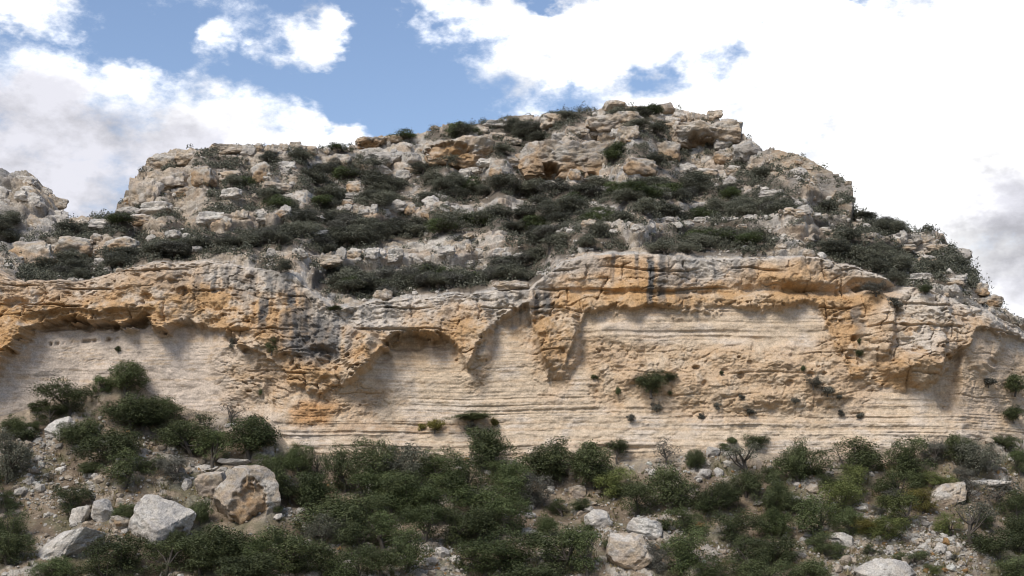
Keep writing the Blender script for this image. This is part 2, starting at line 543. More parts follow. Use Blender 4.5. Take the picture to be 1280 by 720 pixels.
def ell(cx, cy, rx, ry, soft=0.35, warp=0.25):
    q = np.sqrt(((pxC - cx) / rx) ** 2 + ((pyC - cy) / ry) ** 2) + warp * nmid + 0.5 * warp * nlow
    return 1 - sstep(1 - soft, 1 + soft, q)


# rough, cavernous areas
rough = np.maximum.reduce([proud, ell(900, 475, 130, 50), ell(770, 450, 40, 70), ell(1000, 480, 90, 50), ell(1050, 440, 40, 70), ell(340, 460, 60, 60),
                           ell(690, 440, 30, 60), ell(590, 450, 22, 45), ell(820, 420, 30, 22), ell(1130, 430, 60, 60), ell(430, 500, 60, 30), ell(385, 515, 30, 20), .6 * ell(1235, 470, 70, 70), .5 * ell(150, 380, 200, 30)])
panel = ell(880, 408, 165, 26, .25, .12)
rough = rough * (1 - .85 * panel * (1 - proud))
slab = ell(870, 345, 200, 40, 0.2, 0.1) * (pxC > 690)
wx = X + 0.5 * nmid
bil = billow(wx / 2.8, Y / 6, Z / 2.0, 5, 0.52)
bil2 = billow(X / 0.8 + 5, 3.1, Z / 0.6, 3, 0.6)
cavm = sstep(0.0, 0.5, perlin(X / 4.5, 8.4, Z / 3.0) + .12)
cav = cavm * sstep(0.30, 0.46, perlin(X / 0.6, 4.4, Z / 0.42) + 0.3 * perlin(X / 2.5, 8.4, Z / 2.0))
smooth_slab = 1 - 0.35 * slab
# bedding joints and upright fissures cut the hard band into blocks
jz = (Z + .5 * nlow + .12 * nmid) / 1.9
jf = np.abs(jz - np.round(jz)) * 1.9
joint = sstep(.13, .02, jf) * sstep(-.1, .25, perlin(X / 5, 61.0, np.round(jz) * 3.7))
jx = (X + .8 * nlow + .35 * nmid + 1.3 * np.round(jz)) / 3.1
jxf = np.abs(jx - np.round(jx)) * 3.1
fiss = sstep(.12, .02, jxf) * sstep(-.05, .25, perlin(np.round(jx) * 2.3, 71.0, Z / 2.5))
step_b = _rnd3[(np.floor(jz + .5).astype(int) * 57 + np.floor(jx + .5).astype(int) * 131) % 1024, 1] - .5
flu = np.maximum(ell(310, 372, 80, 46, .4), ell(400, 425, 50, 40, .4))
d += rough * (.4 + .6 * proud) * (1 - .75 * flu) * (.35 * step_b - .5 * joint - .4 * fiss)
d += flu * .55 * (np.abs(perlin(X / .9 + .4 * nlow, 91.0, Z / 7)) + .5 * np.abs(perlin(X / .4, 93.0, Z / 4)) - .3)
crk = sstep(.055, .012, np.abs(perlin(X / 3.2 + .3 * nmid, 6.1, Z / 1.5 + .3 * nmid))) * sstep(-.05, .25, perlin(X / 3, 16.1, Z / 3))
crk2 = sstep(.06, .015, np.abs(perlin(X / 1.1 + .3 * nmid, 9.1, Z / .55))) * sstep(.05, .3, perlin(X / 2, 26.1, Z / 2))
nvf = fbm(X / 0.26, 17.7, Z / 0.2, 2, .6)
hole = sstep(.42, .54, perlin(X / .5, 44.4, Z / .36)) * sstep(.0, .35, perlin(X / 3.0, 38.4, Z / 2.4))
d += rough * (.085 * nvf - .32 * crk * (.5 + .5 * proud) - .16 * crk2 - .5 * hole * sstep(.1, .4, perlin(X / 5, 51.0, Z / 4) + .1)) + (1 - rough) * (.012 * nvf - .03 * crk)
ramp = rough * (.5 + .5 * proud)
d += ramp * smooth_slab * (0.62 * (bil - 0.45) + 0.10 * (bil2 - 0.4) + 0.10 * nmid + 0.04 * nfin - 0.28 * cav)
d += 0.9 * nlow * (0.35 + 0.65 * rough)
# bedding of the cream wall and the foot
zz = Z + 0.16 * nlow + 0.2 * perlin(X / 14, 0.2, Z / 6) + .03 * nmid
bed = perlin(X / 45, 9.2, zz * 1.9) + 0.7 * perlin(X / 30, 2.2, zz * 4.6) + .35 * perlin(X / 18, 4.2, zz * 9)
bedd = np.where(bed > 0, np.sqrt(np.abs(bed)), -np.sqrt(np.abs(bed)) * .8)
footz = sstep(545 - 75, 545, pyC) * (pxC > 330)
bmask = sstep(-.15, .5, perlin(X / 7, 5.1, Z / 2.2) + .15)
d += panel * (1 - proud) * .06 * bedd
d += (1 - rough) * (0.065 * bedd * (0.2 + bmask) * (.45 + .55 * (pxC > 420)) + 0.20 * (billow(X / 3.4, 2.2, Z / 1.5, 4, .5) - .4) + 0.04 * nfin)
d += footz * (0.11 * bedd * (.3 + bmask) + 0.12 * (billow(X / 2.0, 1.2, Z / .5, 4, .55) - .3) + 0.05 * nfin + 0.9 * sstep(0.30, 0.0, tt))
# upper slab of the right half: a long overhang and an orange groove beneath
ug = np.exp(-((pyC - (362 + 4 * nlow + 0.004 * (pxC - 900))) / 7) ** 2) * sstep(900, 940, pxC) * (1 - sstep(1110, 1135, pxC))
d -= 1.3 * ug
ug2 = np.exp(-((pyC - (366 + 3 * nlow)) / 3.2) ** 2) * sstep(700, 720, pxC) * (1 - sstep(900, 930, pxC))
d -= 0.55 * ug2
d += 1.5 * ell(1142, 418, 52, 58, 0.2, .15) + 1.2 * ell(1090, 402, 22, 46, 0.2, .15) - 1.0 * ell(1184, 462, 16, 46, 0.3) + .8 * ell(1225, 430, 26, 40, .3)
d += 0.9 * ell(380, 400, 60, 60, 0.4) + 1.2 * ell(697, 425, 24, 46, 0.22) + 0.9 * ell(592, 415, 20, 48, 0.25) + .8 * ell(300, 445, 30, 50, .3) + .7 * ell(450, 440, 20, 40, .3) + .6 * ell(905, 470, 110, 40, .25) + .5 * ell(770, 440, 30, 40, .3) + .5 * ell(1005, 475, 70, 40, .25)
# hollows seen in the photograph
for (cx, cy, rx, ry, dep) in [(233, 368, 7, 5, 1.3), (190, 374, 5, 3, 1.0), (184, 383, 4, 3, 1.0), (305, 422, 12, 9, 1.5), (290, 445, 9, 8, .8), (405, 450, 14, 16, 1.8), (312, 441, 7, 3, 1.),
                              (410, 478, 16, 8, 1.), (1090, 358, 22, 8, 1.8), (770, 368, 14, 4, .9), (100, 402, 60, 8, 1.6), (170, 402, 26, 10, 1.8), (510, 428, 40, 10, 1.2),
                              (360, 452, 10, 8, .8), (470, 440, 16, 12, .8), (660, 398, 16, 8, .7), (1010, 470, 4, 4, .8), (985, 480, 4, 4, .7), (870, 460, 5, 3, .8), (880, 480, 4, 4, .7),
                              (1068, 425, 4, 4, .7), (1063, 447, 6, 6, .8), (1075, 455, 4, 4, .6), (925, 470, 4, 4, .7), (935, 455, 3, 3, .6), (960, 500, 5, 3, .6), (905, 465, 4, 3, .6),
                              (20, 382, 14, 6, 1.2), (28, 330 + 16, 8, 5, 1.2), (640, 372, 8, 6, .8), (650, 380, 6, 8, .9), (1240, 455, 10, 6, .8)]:
    d -= .8 * dep * ell(cx, cy, rx * 1.1, ry, 0.35, 0.9 if rx > 9 else .3) * (.75 + .5 * nmid)
# dark holes in a row under the left roof
hr = np.exp(-((pyC - (430 - (pxC - 65) * 0.085 + 1.5 * nlow)) / 2.0) ** 2) * ((pxC > 62) & (pxC < 150))
d -= hr * 0.55 * sstep(-0.1, 0.25, perlin(X / 0.55, 2.2, 0.4))
d = d.astype(np.float32)
PC = P0.copy()
PC[..., 1] -= d
PC[..., 2] += 0.2 * proud * nmid - 0.2 * edge_r
# colours of the rock itself
c_n1 = fbm(X / 3.3, 11.3, Z / 2.4, 4)
c_n2 = fbm(X / 1.0, 21.3, Z / 0.8, 5, .6)
colC = np.repeat(np.repeat(CREAM[None, None], NRC, 0), NC, 1).copy()
colC = lerp3(colC, (0.55, 0.465, 0.375), sstep(-.2, .5, c_n1))                     # paler patches
colC = lerp3(colC, (0.515, 0.43, 0.355), .8 * (1 - sstep(260, 420, pxC)))
colC = lerp3(colC, (0.45, 0.335, 0.225), 0.65 * sstep(0.05, .5, perlin(0.2, 3.1, zz * 3.1) + 0.5 * c_n2) * (1 - proud))   # ochre beds
thin = sstep(.1, .4, perlin(X / 40, 13.1, zz * 7.5))
colC = lerp3(colC, (0.44, 0.325, 0.215), .45 * thin * (1 - rough) * (pxC > 400))
colC = lerp3(colC, (0.40, 0.27, 0.17), 0.55 * np.exp(-((pyC - (b_ - 38)) / 14) ** 2) * ((pxC > 340) & (pxC < 620)) * sstep(-.4, .3, c_n2 + c_n1))
org = np.clip(rough * sstep(-.75, .25, c_n1 + .5 * c_n2 + .3 * (pxC > 690) * (1 - proud) - .1), 0, 1)
colC = lerp3(colC, TAN * np.array([1.12, 1.04, .95], np.float32), (0.35 + .4 * proud) * rough)
colC = lerp3(colC, ORANGE, (0.42 + .38 * proud) * org)
colC = lerp3(colC, (0.47, 0.29, 0.14), 0.75 * ell(1010, 352, 90, 22, .4) * sstep(-.8, .2, c_n1))
colC = lerp3(colC, (0.46, 0.27, 0.12), 0.75 * ell(800, 350, 85, 34, .4) * sstep(-.8, .1, c_n1))
colC = lerp3(colC, (0.43, 0.27, 0.13), .5 * sstep(352, 360, pyC) * (1 - sstep(378, 388, pyC + 5 * c_n2)) * sstep(700, 730, pxC) * (1 - sstep(1020, 1060, pxC)) * sstep(-.9, .0, c_n1))
colC = lerp3(colC, (0.45, 0.235, 0.09), 0.8 * ell(392, 515, 26, 17, .5))
colC = lerp3(colC, (0.42, 0.255, 0.12), 0.65 * ell(70, 362, 90, 46, .5) * sstep(-.7, .2, c_n2))
colC = lerp3(colC, (0.42, 0.25, 0.11), 0.7 * ell(10, 400, 40, 70, .5) * sstep(-.7, .1, c_n2))
colC = lerp3(colC, (0.43, 0.27, 0.13), 0.6 * ell(240, 385, 70, 30, .5) * sstep(-.5, .2, c_n2))
colC = lerp3(colC, (0.43, 0.27, 0.13), 0.55 * ell(640, 390, 60, 30, .5) * sstep(-.5, .2, c_n2))
colC = lerp3(colC, (0.42, 0.27, 0.14), 0.5 * ell(520, 415, 60, 40, .6))
# grey weathered crust along the rim
crust = sstep(55, 6, pyC - r_ + 16 * c_n1 + 10 * c_n2)
crust = crust * (1 - 0.75 * ell(1000, 345, 70, 22, .4)) * (1 - 0.7 * ell(770, 340, 60, 25, .5))
crust = np.maximum(crust, 0.9 * ell(1150, 410, 50, 40, .5) * sstep(-.5, .2, c_n2 + c_n1))
crust = np.maximum(crust, ell(210, 346, 60, 20, .5) * 0.45)
crust = crust * (1 - .45 * (1 - sstep(180, 300, pxC)))
crust = np.maximum(crust, ell(445, 395, 60, 22, .4))
colC = lerp3(colC, GREYW * 0.97, 0.85 * crust)
colC = lerp3(colC, (0.33, 0.31, 0.285), 0.75 * ell(875, 338, 55, 18, .4) * sstep(-.5, .3, c_n2))
colC = lerp3(colC, (0.36, 0.335, 0.30), 0.6 * ell(720, 332, 36, 16, .4))
colC = lerp3(colC, (0.37, 0.345, 0.31), 0.6 * ell(1060, 335, 40, 12, .4) * sstep(-.5, .3, c_n2))
colC = lerp3(colC, (0.25, 0.24, 0.225), .8 * ell(398, 424, 46, 34, .4) * sstep(-.55, .15, perlin(X / .8, 81.0, Z / 5) + .4 * c_n2))
# dark water stains running down the wall
stn = np.zeros_like(pyC)
for (cx, w_, y0, y1, k) in [(271, 3, 340, 375, .8), (300, 7, 340, 385, .5), (318, 5, 342, 380, .55), (338, 5, 340, 372, .85), (347, 4, 342, 365, .6), (332, 5, 375, 415, .85), (357, 8, 345, 370, .7),
                            (366, 5, 365, 395, .95), (378, 12, 388, 452, .75), (403, 12, 400, 458, .7), (390, 8, 410, 440, .6), (362, 8, 395, 420, .6), (417, 4, 400, 450, .7), (488, 6, 380, 402, .8), (420, 6, 425, 455, .6),
                            (650, 4, 364, 382, .6), (658, 4, 364, 380, .6), (672, 3, 366, 395, .75), (682, 5, 366, 400, .85), (630, 8, 365, 385, .5), (812, 4, 325, 386, .95), (826, 5, 318, 385, .75),
                            (848, 5, 318, 385, .55), (836, 4, 320, 350, .4), (1068, 5, 385, 408, .9), (1073, 5, 405, 420, .6), (940, 4, 320, 352, .5), (920, 5, 322, 350, .45), (260, 4, 335, 365, .5), (285, 5, 336, 372, .6), (310, 4, 350, 395, .5), (250, 5, 345, 380, .5), (226, 5, 340, 372, .4), (205, 4, 342, 366, .35), (440, 5, 388, 410, .5), (460, 6, 384, 400, .5), (390, 8, 372, 400, .6), (975, 5, 320, 345, .4), (1000, 4, 322, 340, .35),
                            (235, 4, 350, 400, .4), (855, 6, 360, 385, .5), (600, 10, 366, 385, .45), (560, 6, 366, 380, .4)]:
    lat = np.abs(pxC - cx + 2.5 * perlin(0.2 * cx, pyC / 14.0, 0.4) + 2.0 * nfin) / (w_ * 1.1)
    stn = np.maximum(stn, k * (1 - sstep(0.5, 1.25, lat)) * sstep(y0 - 6, y0 + 4, pyC) * (1 - sstep(y1 - 14, y1 + 6, pyC + 8 * c_n2)))
fine_st = sstep(.12, .5, perlin(X / 0.5, 31.0, Z / 6.0)) * sstep(70, 10, pyC - r_ + 22 * c_n1) * ((pxC > 200) & (pxC < 470) | (pxC > 600) & (pxC < 900))
stn = np.maximum(stn, 0.7 * fine_st)
colC = lerp3(colC, (0.125, 0.118, 0.11), np.clip(1.15 * stn, 0, 1) * (0.7 + 0.3 * sstep(-.5, .2, c_n2)))
colC = np.clip(colC, 0.03, 0.64)

# ---------------------------------------------------------------- upper hillside
NRH = 205
th = np.linspace(0, 1, NRH)[:, None]
s_ = SKY(PXC)[None, :]
s_ = np.minimum(s_, r_ - 3)
pxH = np.repeat(PXC[None, :], NRH, 0)
pyH = r_ + (s_ - r_) * th
veg = veg_field(pxH, pyH)
nvw = fbm(pxH / 26, 0.7, pyH / 11, 3)
vsm = veg.copy()
kern = np.hanning(41); kern /= kern.sum()
for _r in range(NRH):
    vsm[_r] = np.convolve(np.pad(veg[_r], 20, 'edge'), kern, 'valid')
rate = 0.42 + 1.1 * sstep(.2, .8, vsm)
cum = np.concatenate([np.zeros((1, NC)), np.cumsum(0.5 * (rate[1:] + rate[:-1]), 0)], 0)
rise = np.convolve(np.pad((r_ - s_)[0], 20, 'edge'), np.ones(41) / 41, 'valid')[None, :]
YH = (FOOT(PXC)[None, :] + 2.0) + 0.27 * rise * cum / cum[-1:]
PH0 = world_of(pxH, pyH, YH)
X, Y, Z = PH0[..., 0], PH0[..., 1], PH0[..., 2]
h_low = fbm(X / 8, Y / 8, Z / 5, 3)
h_mid = fbm(X / 2.4, Y / 2.4, Z / 1.6, 4)
h_fin = fbm(X / 0.62, Y / 0.62, Z / 0.45, 3)
rk = 1 - sstep(.30, .62, veg + .22 * h_mid + .1 * h_fin)
p1, i1 = pillow(X / 3.6 + .25 * h_mid, Y / 3.6, Z / 1.9)
p2, i2 = pillow(X / 1.35 + .2 * h_mid, Y / 1.35, Z / 0.8)
pit = sstep(.16, .36, perlin(X / 0.42, Y / 0.42, Z / 0.34))
pit *= sstep(-.25, .3, perlin(X / 2.6 + 4, Y / 2.6, Z / 2))
zzh = Z + 0.4 * h_low
bedh = perlin(0.4, 0.2, zzh * 1.5) + .5 * perlin(0.9, 0.2, zzh * 3.7)
ev = (1 - th ** 14) * sstep(0, 0.03, th)
hb = billow(X / 2.6 + .3 * h_low, Y / 2.6, Z / 1.5, 5, .55)
dh = rk * (0.30 * p1 + 0.12 * p2 + 0.6 * hb + 0.05 * h_fin + 0.22 * np.clip(bedh * 2, -.6, .6) - 0.30 * pit - .62) + (1 - rk) * (0.12 * h_mid + .06 * h_fin - .15)
dh += 0.6 * h_low * ev
gz = (Z + .7 * h_low + .1 * h_mid) / 1.35
gf = np.abs(gz - np.round(gz)) * 1.35
groove = sstep(.2, .03, gf) * sstep(-.25, .15, perlin(X / 9, Y / 30, np.round(gz) * 4.1))
st_h = _rnd3[(np.floor(gz + .5).astype(int) * 57) % 1024, 2] - .5
dh += rk * (-.6 * groove + .35 * st_h)


def ellh(cx, cy, rx, ry, soft=.3, warp=.2):
    q = np.sqrt(((pxH - cx) / rx) ** 2 + ((pyH - cy) / ry) ** 2) + warp * h_mid
    return 1 - sstep(1 - soft, 1 + soft, q)


prow = ellh(1012, 229, 60, 17, .2, .05) * 0
pk = (pyH - np.interp(pxH, [955, 1066], [198, 246]))
prow = sstep(950, 962, pxH) * (1 - sstep(1062, 1070, pxH)) * (1 - sstep(26, 32, pk + 3 * h_mid))
dh = dh * (1 - .6 * prow) + prow * 1.5
# long ledges
LEDGE = [([(388, 348), (402, 334), (450, 323), (520, 318), (640, 311), (690, 304)], 11, 1.3, .3), ([(690, 300), (760, 292), (830, 287), (900, 282), (1000, 279), (1060, 278)], 7, 1.2, .1),
         ([(690, 303), (780, 297), (850, 292)], 5, .8, .1), ([(240, 280), (300, 274), (350, 273), (366, 276)], 9, 1.1, .25), ([(430, 270), (480, 268), (560, 270), (605, 264)], 9, 1.1, .3),
         ([(640, 265), (690, 266)], 4, .7, .1), ([(150, 282), (200, 280), (250, 277)], 8, 1.0, .3), ([(185, 304), (220, 302), (260, 300)], 6, .9, .2), ([(1010, 296), (1100, 305), (1180, 300)], 8, 1.0, .3),
         ([(950, 287), (1010, 292)], 5, .8, .2), ([(375, 283), (400, 290)], 5, .6, 0)]
ledm = np.zeros_like(pyH)
lorg = np.zeros_like(pyH)
for (pts, hw, amp, og) in LEDGE:
    k = np.array(pts, float)
    yc = np.interp(pxH, k[:, 0], k[:, 1]) + 2.5 * nvw
    inx = sstep(k[0, 0] - 6, k[0, 0] + 6, pxH) * (1 - sstep(k[-1, 0] - 6, k[-1, 0] + 6, pxH))
    q = (pyH - yc) / hw
    m_ = inx * sstep(1.15, .85, q) * sstep(-1.3, -.3, q)
    ledm = np.maximum(ledm, m_ * amp)
    lorg = np.maximum(lorg, inx * og * np.exp(-((q - .5) / .5) ** 2) * 2)
dh += ledm
dh = (dh * sstep(0, 0.05, th) - 1.2 * (1 - sstep(0, .05, th)) * 0).astype(np.float32)
# join the rim: the hill starts where the displaced cliff ends
PH = PH0.copy()
PH[..., 1] -= dh * 0.78
PH[..., 2] += dh * 0.55
off = PC[-1] - PH[0]
PH += off[None] * (1 - sstep(0, 0.12, th))[..., None].astype(np.float32)
ch1 = fbm(X / 5, Y / 5, Z / 3, 3)
ch2 = fbm(X / 1.2, Y / 1.2, Z / 0.9, 3)
colH = np.repeat(np.repeat(TAN[None, None], NRH, 0), NC, 1).copy()
colH = lerp3(colH, GREYW * 1.05, sstep(-.6, .1, ch1 + .6 * ch2))
colH = lerp3(colH, (0.36, 0.345, 0.325), 0.7 * sstep(.1, .6, ch2 - .3 * ch1))
left_t = 1 - sstep(280, 420, pxH)
colH = lerp3(colH, TAN * 0.92, 0.55 * left_t)
colH = lerp3(colH, ORANGE, 0.7 * np.clip(lorg, 0, 1) * sstep(-.5, .3, ch2))
colH = lerp3(colH, ORANGE * 1.05, 0.36 * sstep(.35, .75, ch1 * 0.8 + i1 * .6 - .1))
colH = lerp3(colH, (0.37, 0.305, 0.225), .8 * prow)
colH = lerp3(colH, (0.40, 0.26, 0.14), .5 * prow * sstep(-.2, .4, ch2))
colH = lerp3(colH, (0.22, 0.205, 0.185), .7 * prow * sstep(.0, .4, perlin(X / 1.1, 3.0, Z / 6)))
colH = lerp3(colH, (0.15, 0.122, 0.092), (1 - rk) * 0.95 * (1 - prow))
colH = np.clip(colH, .03, .60)
# over the skyline the ground goes on as a plateau falling gently away
NB = 14
tb = np.linspace(0, 1, NB + 1)[1:, None]
PB = np.repeat(PH[-1][None], NB, 0).copy()
PB[..., 1] += 70 * tb ** 1.6
PB[..., 0] *= (1 + 0.25 * tb ** 1.6)
PB[..., 2] -= 18 * tb ** 1.5 + 0.4 * sstep(0, .1, tb)
PB[..., 2] += 0.7 * fbm(PB[..., 0] / 5, PB[..., 1] / 5, 0.5, 2) * sstep(0, .2, tb)
PHB = np.concatenate([PH, PB], 0)
colHB = np.concatenate([colH, np.repeat(colH[-1][None], NB, 0)], 0)

# ---------------------------------------------------------------- talus
NRT = 120
tq = np.linspace(0, 1, NRT)[:, None]
pxT = np.repeat(PXC[None, :], NRT, 0)
pyT = 772 + (b_ - 772) * tq
YT = 105.5 + (FOOT(PXC)[None, :] - 105.5) * tq ** 0.92
PT0 = world_of(pxT, pyT, YT)
X, Y, Z = PT0[..., 0], PT0[..., 1], PT0[..., 2]
t_low = fbm(X / 9, Y / 9, 0.3, 3)
t_mid = fbm(X / 2.2, Y / 2.2, 1.3, 3)
t_fin = fbm(X / 0.7, Y / 0.7, 2.3, 3)
q1, j1 = pillow(X / 1.1, Y / 1.1, Z / 1.1)
q2, j2 = pillow(X / 0.5, Y / 0.5, Z / 0.5)
st_m = sstep(-.25, .45, t_low + .5 * t_mid)
dt = 0.5 * t_low + 0.22 * t_mid + .08 * t_fin + st_m * (0.30 * q1 + 0.16 * q2)
PT = PT0.copy()
fade = sstep(1.0, 0.93, tq)
PT[..., 2] += (dt * 0.9 * fade).astype(np.float32)
PT[..., 1] -= (dt * 0.4 * fade).astype(np.float32)
off = PC[0] - PT[-1]
PT += off[None] * sstep(0.80, 1.0, tq)[..., None].astype(np.float32)
colT = np.repeat(np.repeat(SOIL[None, None], NRT, 0), NC, 1).copy()
colT = lerp3(colT, (0.30, 0.235, 0.165), sstep(-.5, .5, t_mid))
colT = lerp3(colT, (0.46, 0.42, 0.36), 0.8 * st_m * sstep(.35, .8, j1 + .4 * t_fin))
colT = lerp3(colT, (0.155, 0.145, 0.085), 0.7 * sstep(.05, .5, fbm(X / 3, Y / 3, 9.3, 3)))
colT = lerp3(colT, (0.44, 0.36, 0.27), 0.7 * sstep(.86, 1, tq) + 0 * t_mid)
colT = np.clip(colT, .03, .6)


def sheet(name, P, col, mat):
    nr = P.shape[0]
    me = mesh_arrays(name, P.reshape(-1, 3), grid_faces(nr, NC), True, col.reshape(-1, 3), [mat])
    return tag(link(name, me), kind='structure')


talus = sheet('talus_slope', PT, colT, M_TALUS)
cliff = sheet('cliff', PC, colC, M_CLIFF)
hill = sheet('hillside', PHB, colHB, M_HILL)
tag(talus, 'rubble slope of soil and stones below the cliff', 'slope')
tag(cliff, 'tall cream and orange limestone cliff face with hanging crust', 'cliff')
tag(hill, 'terraced limestone hillside above the cliff', 'hillside')

ALLP = np.concatenate([PT, PC, PH], 0)
ALLY = np.concatenate([pyT, pyC, pyH], 0)


def surf(px, py):
    c = min(max(int(np.searchsorted(PXC, px)), 0), NC - 1)
    r = int(np.argmin(np.abs(ALLY[:, c] - py)))
    return ALLP[r, c]


def mpp(p):
    return float(p[1]) / F                 # metres for one photo pixel at that distance


# ---------------------------------------------------------------- neighbouring hill on the left
SKY2 = curve([(-300, 150), (-80, 180), (-20, 200), (0, 206), (28, 213), (48, 228), (62, 240), (75, 256), (80, 272), (100, 282), (120, 300), (135, 330)])
cx2 = np.arange(-270, 130, 1.6)
n2r = 110
t2 = np.linspace(0, 1, n2r)[:, None]
px2 = np.repeat(cx2[None], n2r, 0)
py2 = 345 + (SKY2(cx2)[None] - 345) * t2
Y2 = 163 + 22 * t2 + 0.02 * (px2 - 60)
Q0 = world_of(px2, py2, Y2)
X, Y, Z = Q0[..., 0], Q0[..., 1], Q0[..., 2]
a_low = fbm(X / 8, Y / 8, Z / 6, 3); a_mid = fbm(X / 2.4, Y / 2.4, Z / 1.8, 4); a_fin = fbm(X / .7, Y / .7, Z / .5, 2)
pa, ia = pillow(X / 3.6 + .3 * a_mid, Y / 3.6, Z / 3.0)
pb, ib = pillow(X / 1.4, Y / 1.4, Z / 1.0)
da = 1.2 * a_low + 1.3 * (pa - .5) + .5 * (pb - .5) + .3 * a_mid + .1 * a_fin
face = np.exp(-(((px2 - 45) / 38) ** 2 + ((py2 - 245) / 26) ** 2) ** 2)
da = da * (1 - .3 * face) + .8 * face + 1.1 * (billow(X / 3, Y / 3, Z / 2.2, 5, .55) - .4)
da = da * 1.5
Q = Q0.copy(); Q[..., 1] -= .85 * da; Q[..., 2] += .45 * da * (1 - .35 * t2 ** 8)
colA = np.repeat(np.repeat(GREYW[None, None] * .72, n2r, 0), len(cx2), 1).copy()
colA = lerp3(colA, (0.33, 0.315, 0.30), .7 * sstep(-.1, .5, a_mid))
colA = lerp3(colA, TAN, .8 * face)
colA = lerp3(colA, (.38, .27, .16), .5 * face * sstep(-.2, .4, a_mid))
back = np.repeat(Q[-1][None], 6, 0).copy()
kb = np.linspace(0, 1, 7)[1:, None]
back[..., 1] += 60 * kb; back[..., 2] -= 12 * kb
QB = np.concatenate([Q, back]); cB = np.concatenate([colA, np.repeat(colA[-1][None], 6, 0)])
me = mesh_arrays('neighbouring_hill', QB.reshape(-1, 3), grid_faces(n2r + 6, len(cx2)), True, np.clip(cB, .03, .6).reshape(-1, 3), [M_HILL])
hill2 = tag(link('neighbouring_hill', me), 'rocky shoulder of the next hill beyond the saddle', 'hill', kind='structure')


def surf2(px, py):
    c = min(max(int(np.searchsorted(cx2, px)), 0), len(cx2) - 1)
    r = int(np.argmin(np.abs(py2[:, c] - py)))
    return Q[r, c]


# ---------------------------------------------------------------- valley floor, to the horizon
gx = np.concatenate([[-3000, -1200, -500, -250], np.arange(-140, 141, 4.0), [250, 500, 1200, 3000]])
gy = np.concatenate([[-3000, -1000, -300, -120], np.arange(-60, 113, 3.0), [140, 200, 400, 1000, 3000]])
GX, GY = np.meshgrid(gx, gy)
GZ = -4.6 * sstep(8, 80, GY) + 0.35 * fbm(GX / 14, GY / 14, 0.2, 3) * sstep(3, 14, np.hypot(GX, GY))
GZ = np.where(GY > 108, -6.0, GZ)
gcol = lerp3(np.repeat(np.repeat(SOIL[None, None], len(gy), 0), len(gx), 1), (0.3, .25, .18), sstep(-.5, .5, fbm(GX / 7, GY / 7, 2.2, 3)))
me = mesh_arrays('ground', np.stack([GX, GY, GZ], -1).reshape(-1, 3), grid_faces(len(gy), len(gx)), True, gcol.reshape(-1, 3), [M_TALUS])
tag(link('ground', me), 'stony valley floor in front of the slope', 'ground', kind='structure')


# ------------------------------------------------------------------ rocks
def cube_sphere(n):
    lin = np.linspace(-1, 1, n)
    u, v = np.meshgrid(lin, lin)
    o = np.ones_like(u)
    Vs, Fs = [], []
    for k, (a, b, c) in enumerate([(u, v, o), (v, u, -o), (o, u, v), (-o, v, u), (v, o, u), (u, -o, v)]):
        Vs.append(np.stack([a, b, c], -1).reshape(-1, 3))
        Fs.append(grid_faces(n, n) + k * n * n)
    V = np.concatenate(Vs); Fq = np.concatenate(Fs)
    key = np.round(V * 4096).astype(np.int64)
    _, first, inv = np.unique(key, axis=0, return_index=True, return_inverse=True)
    return V[first], inv.reshape(-1)[Fq]


_CS = {}


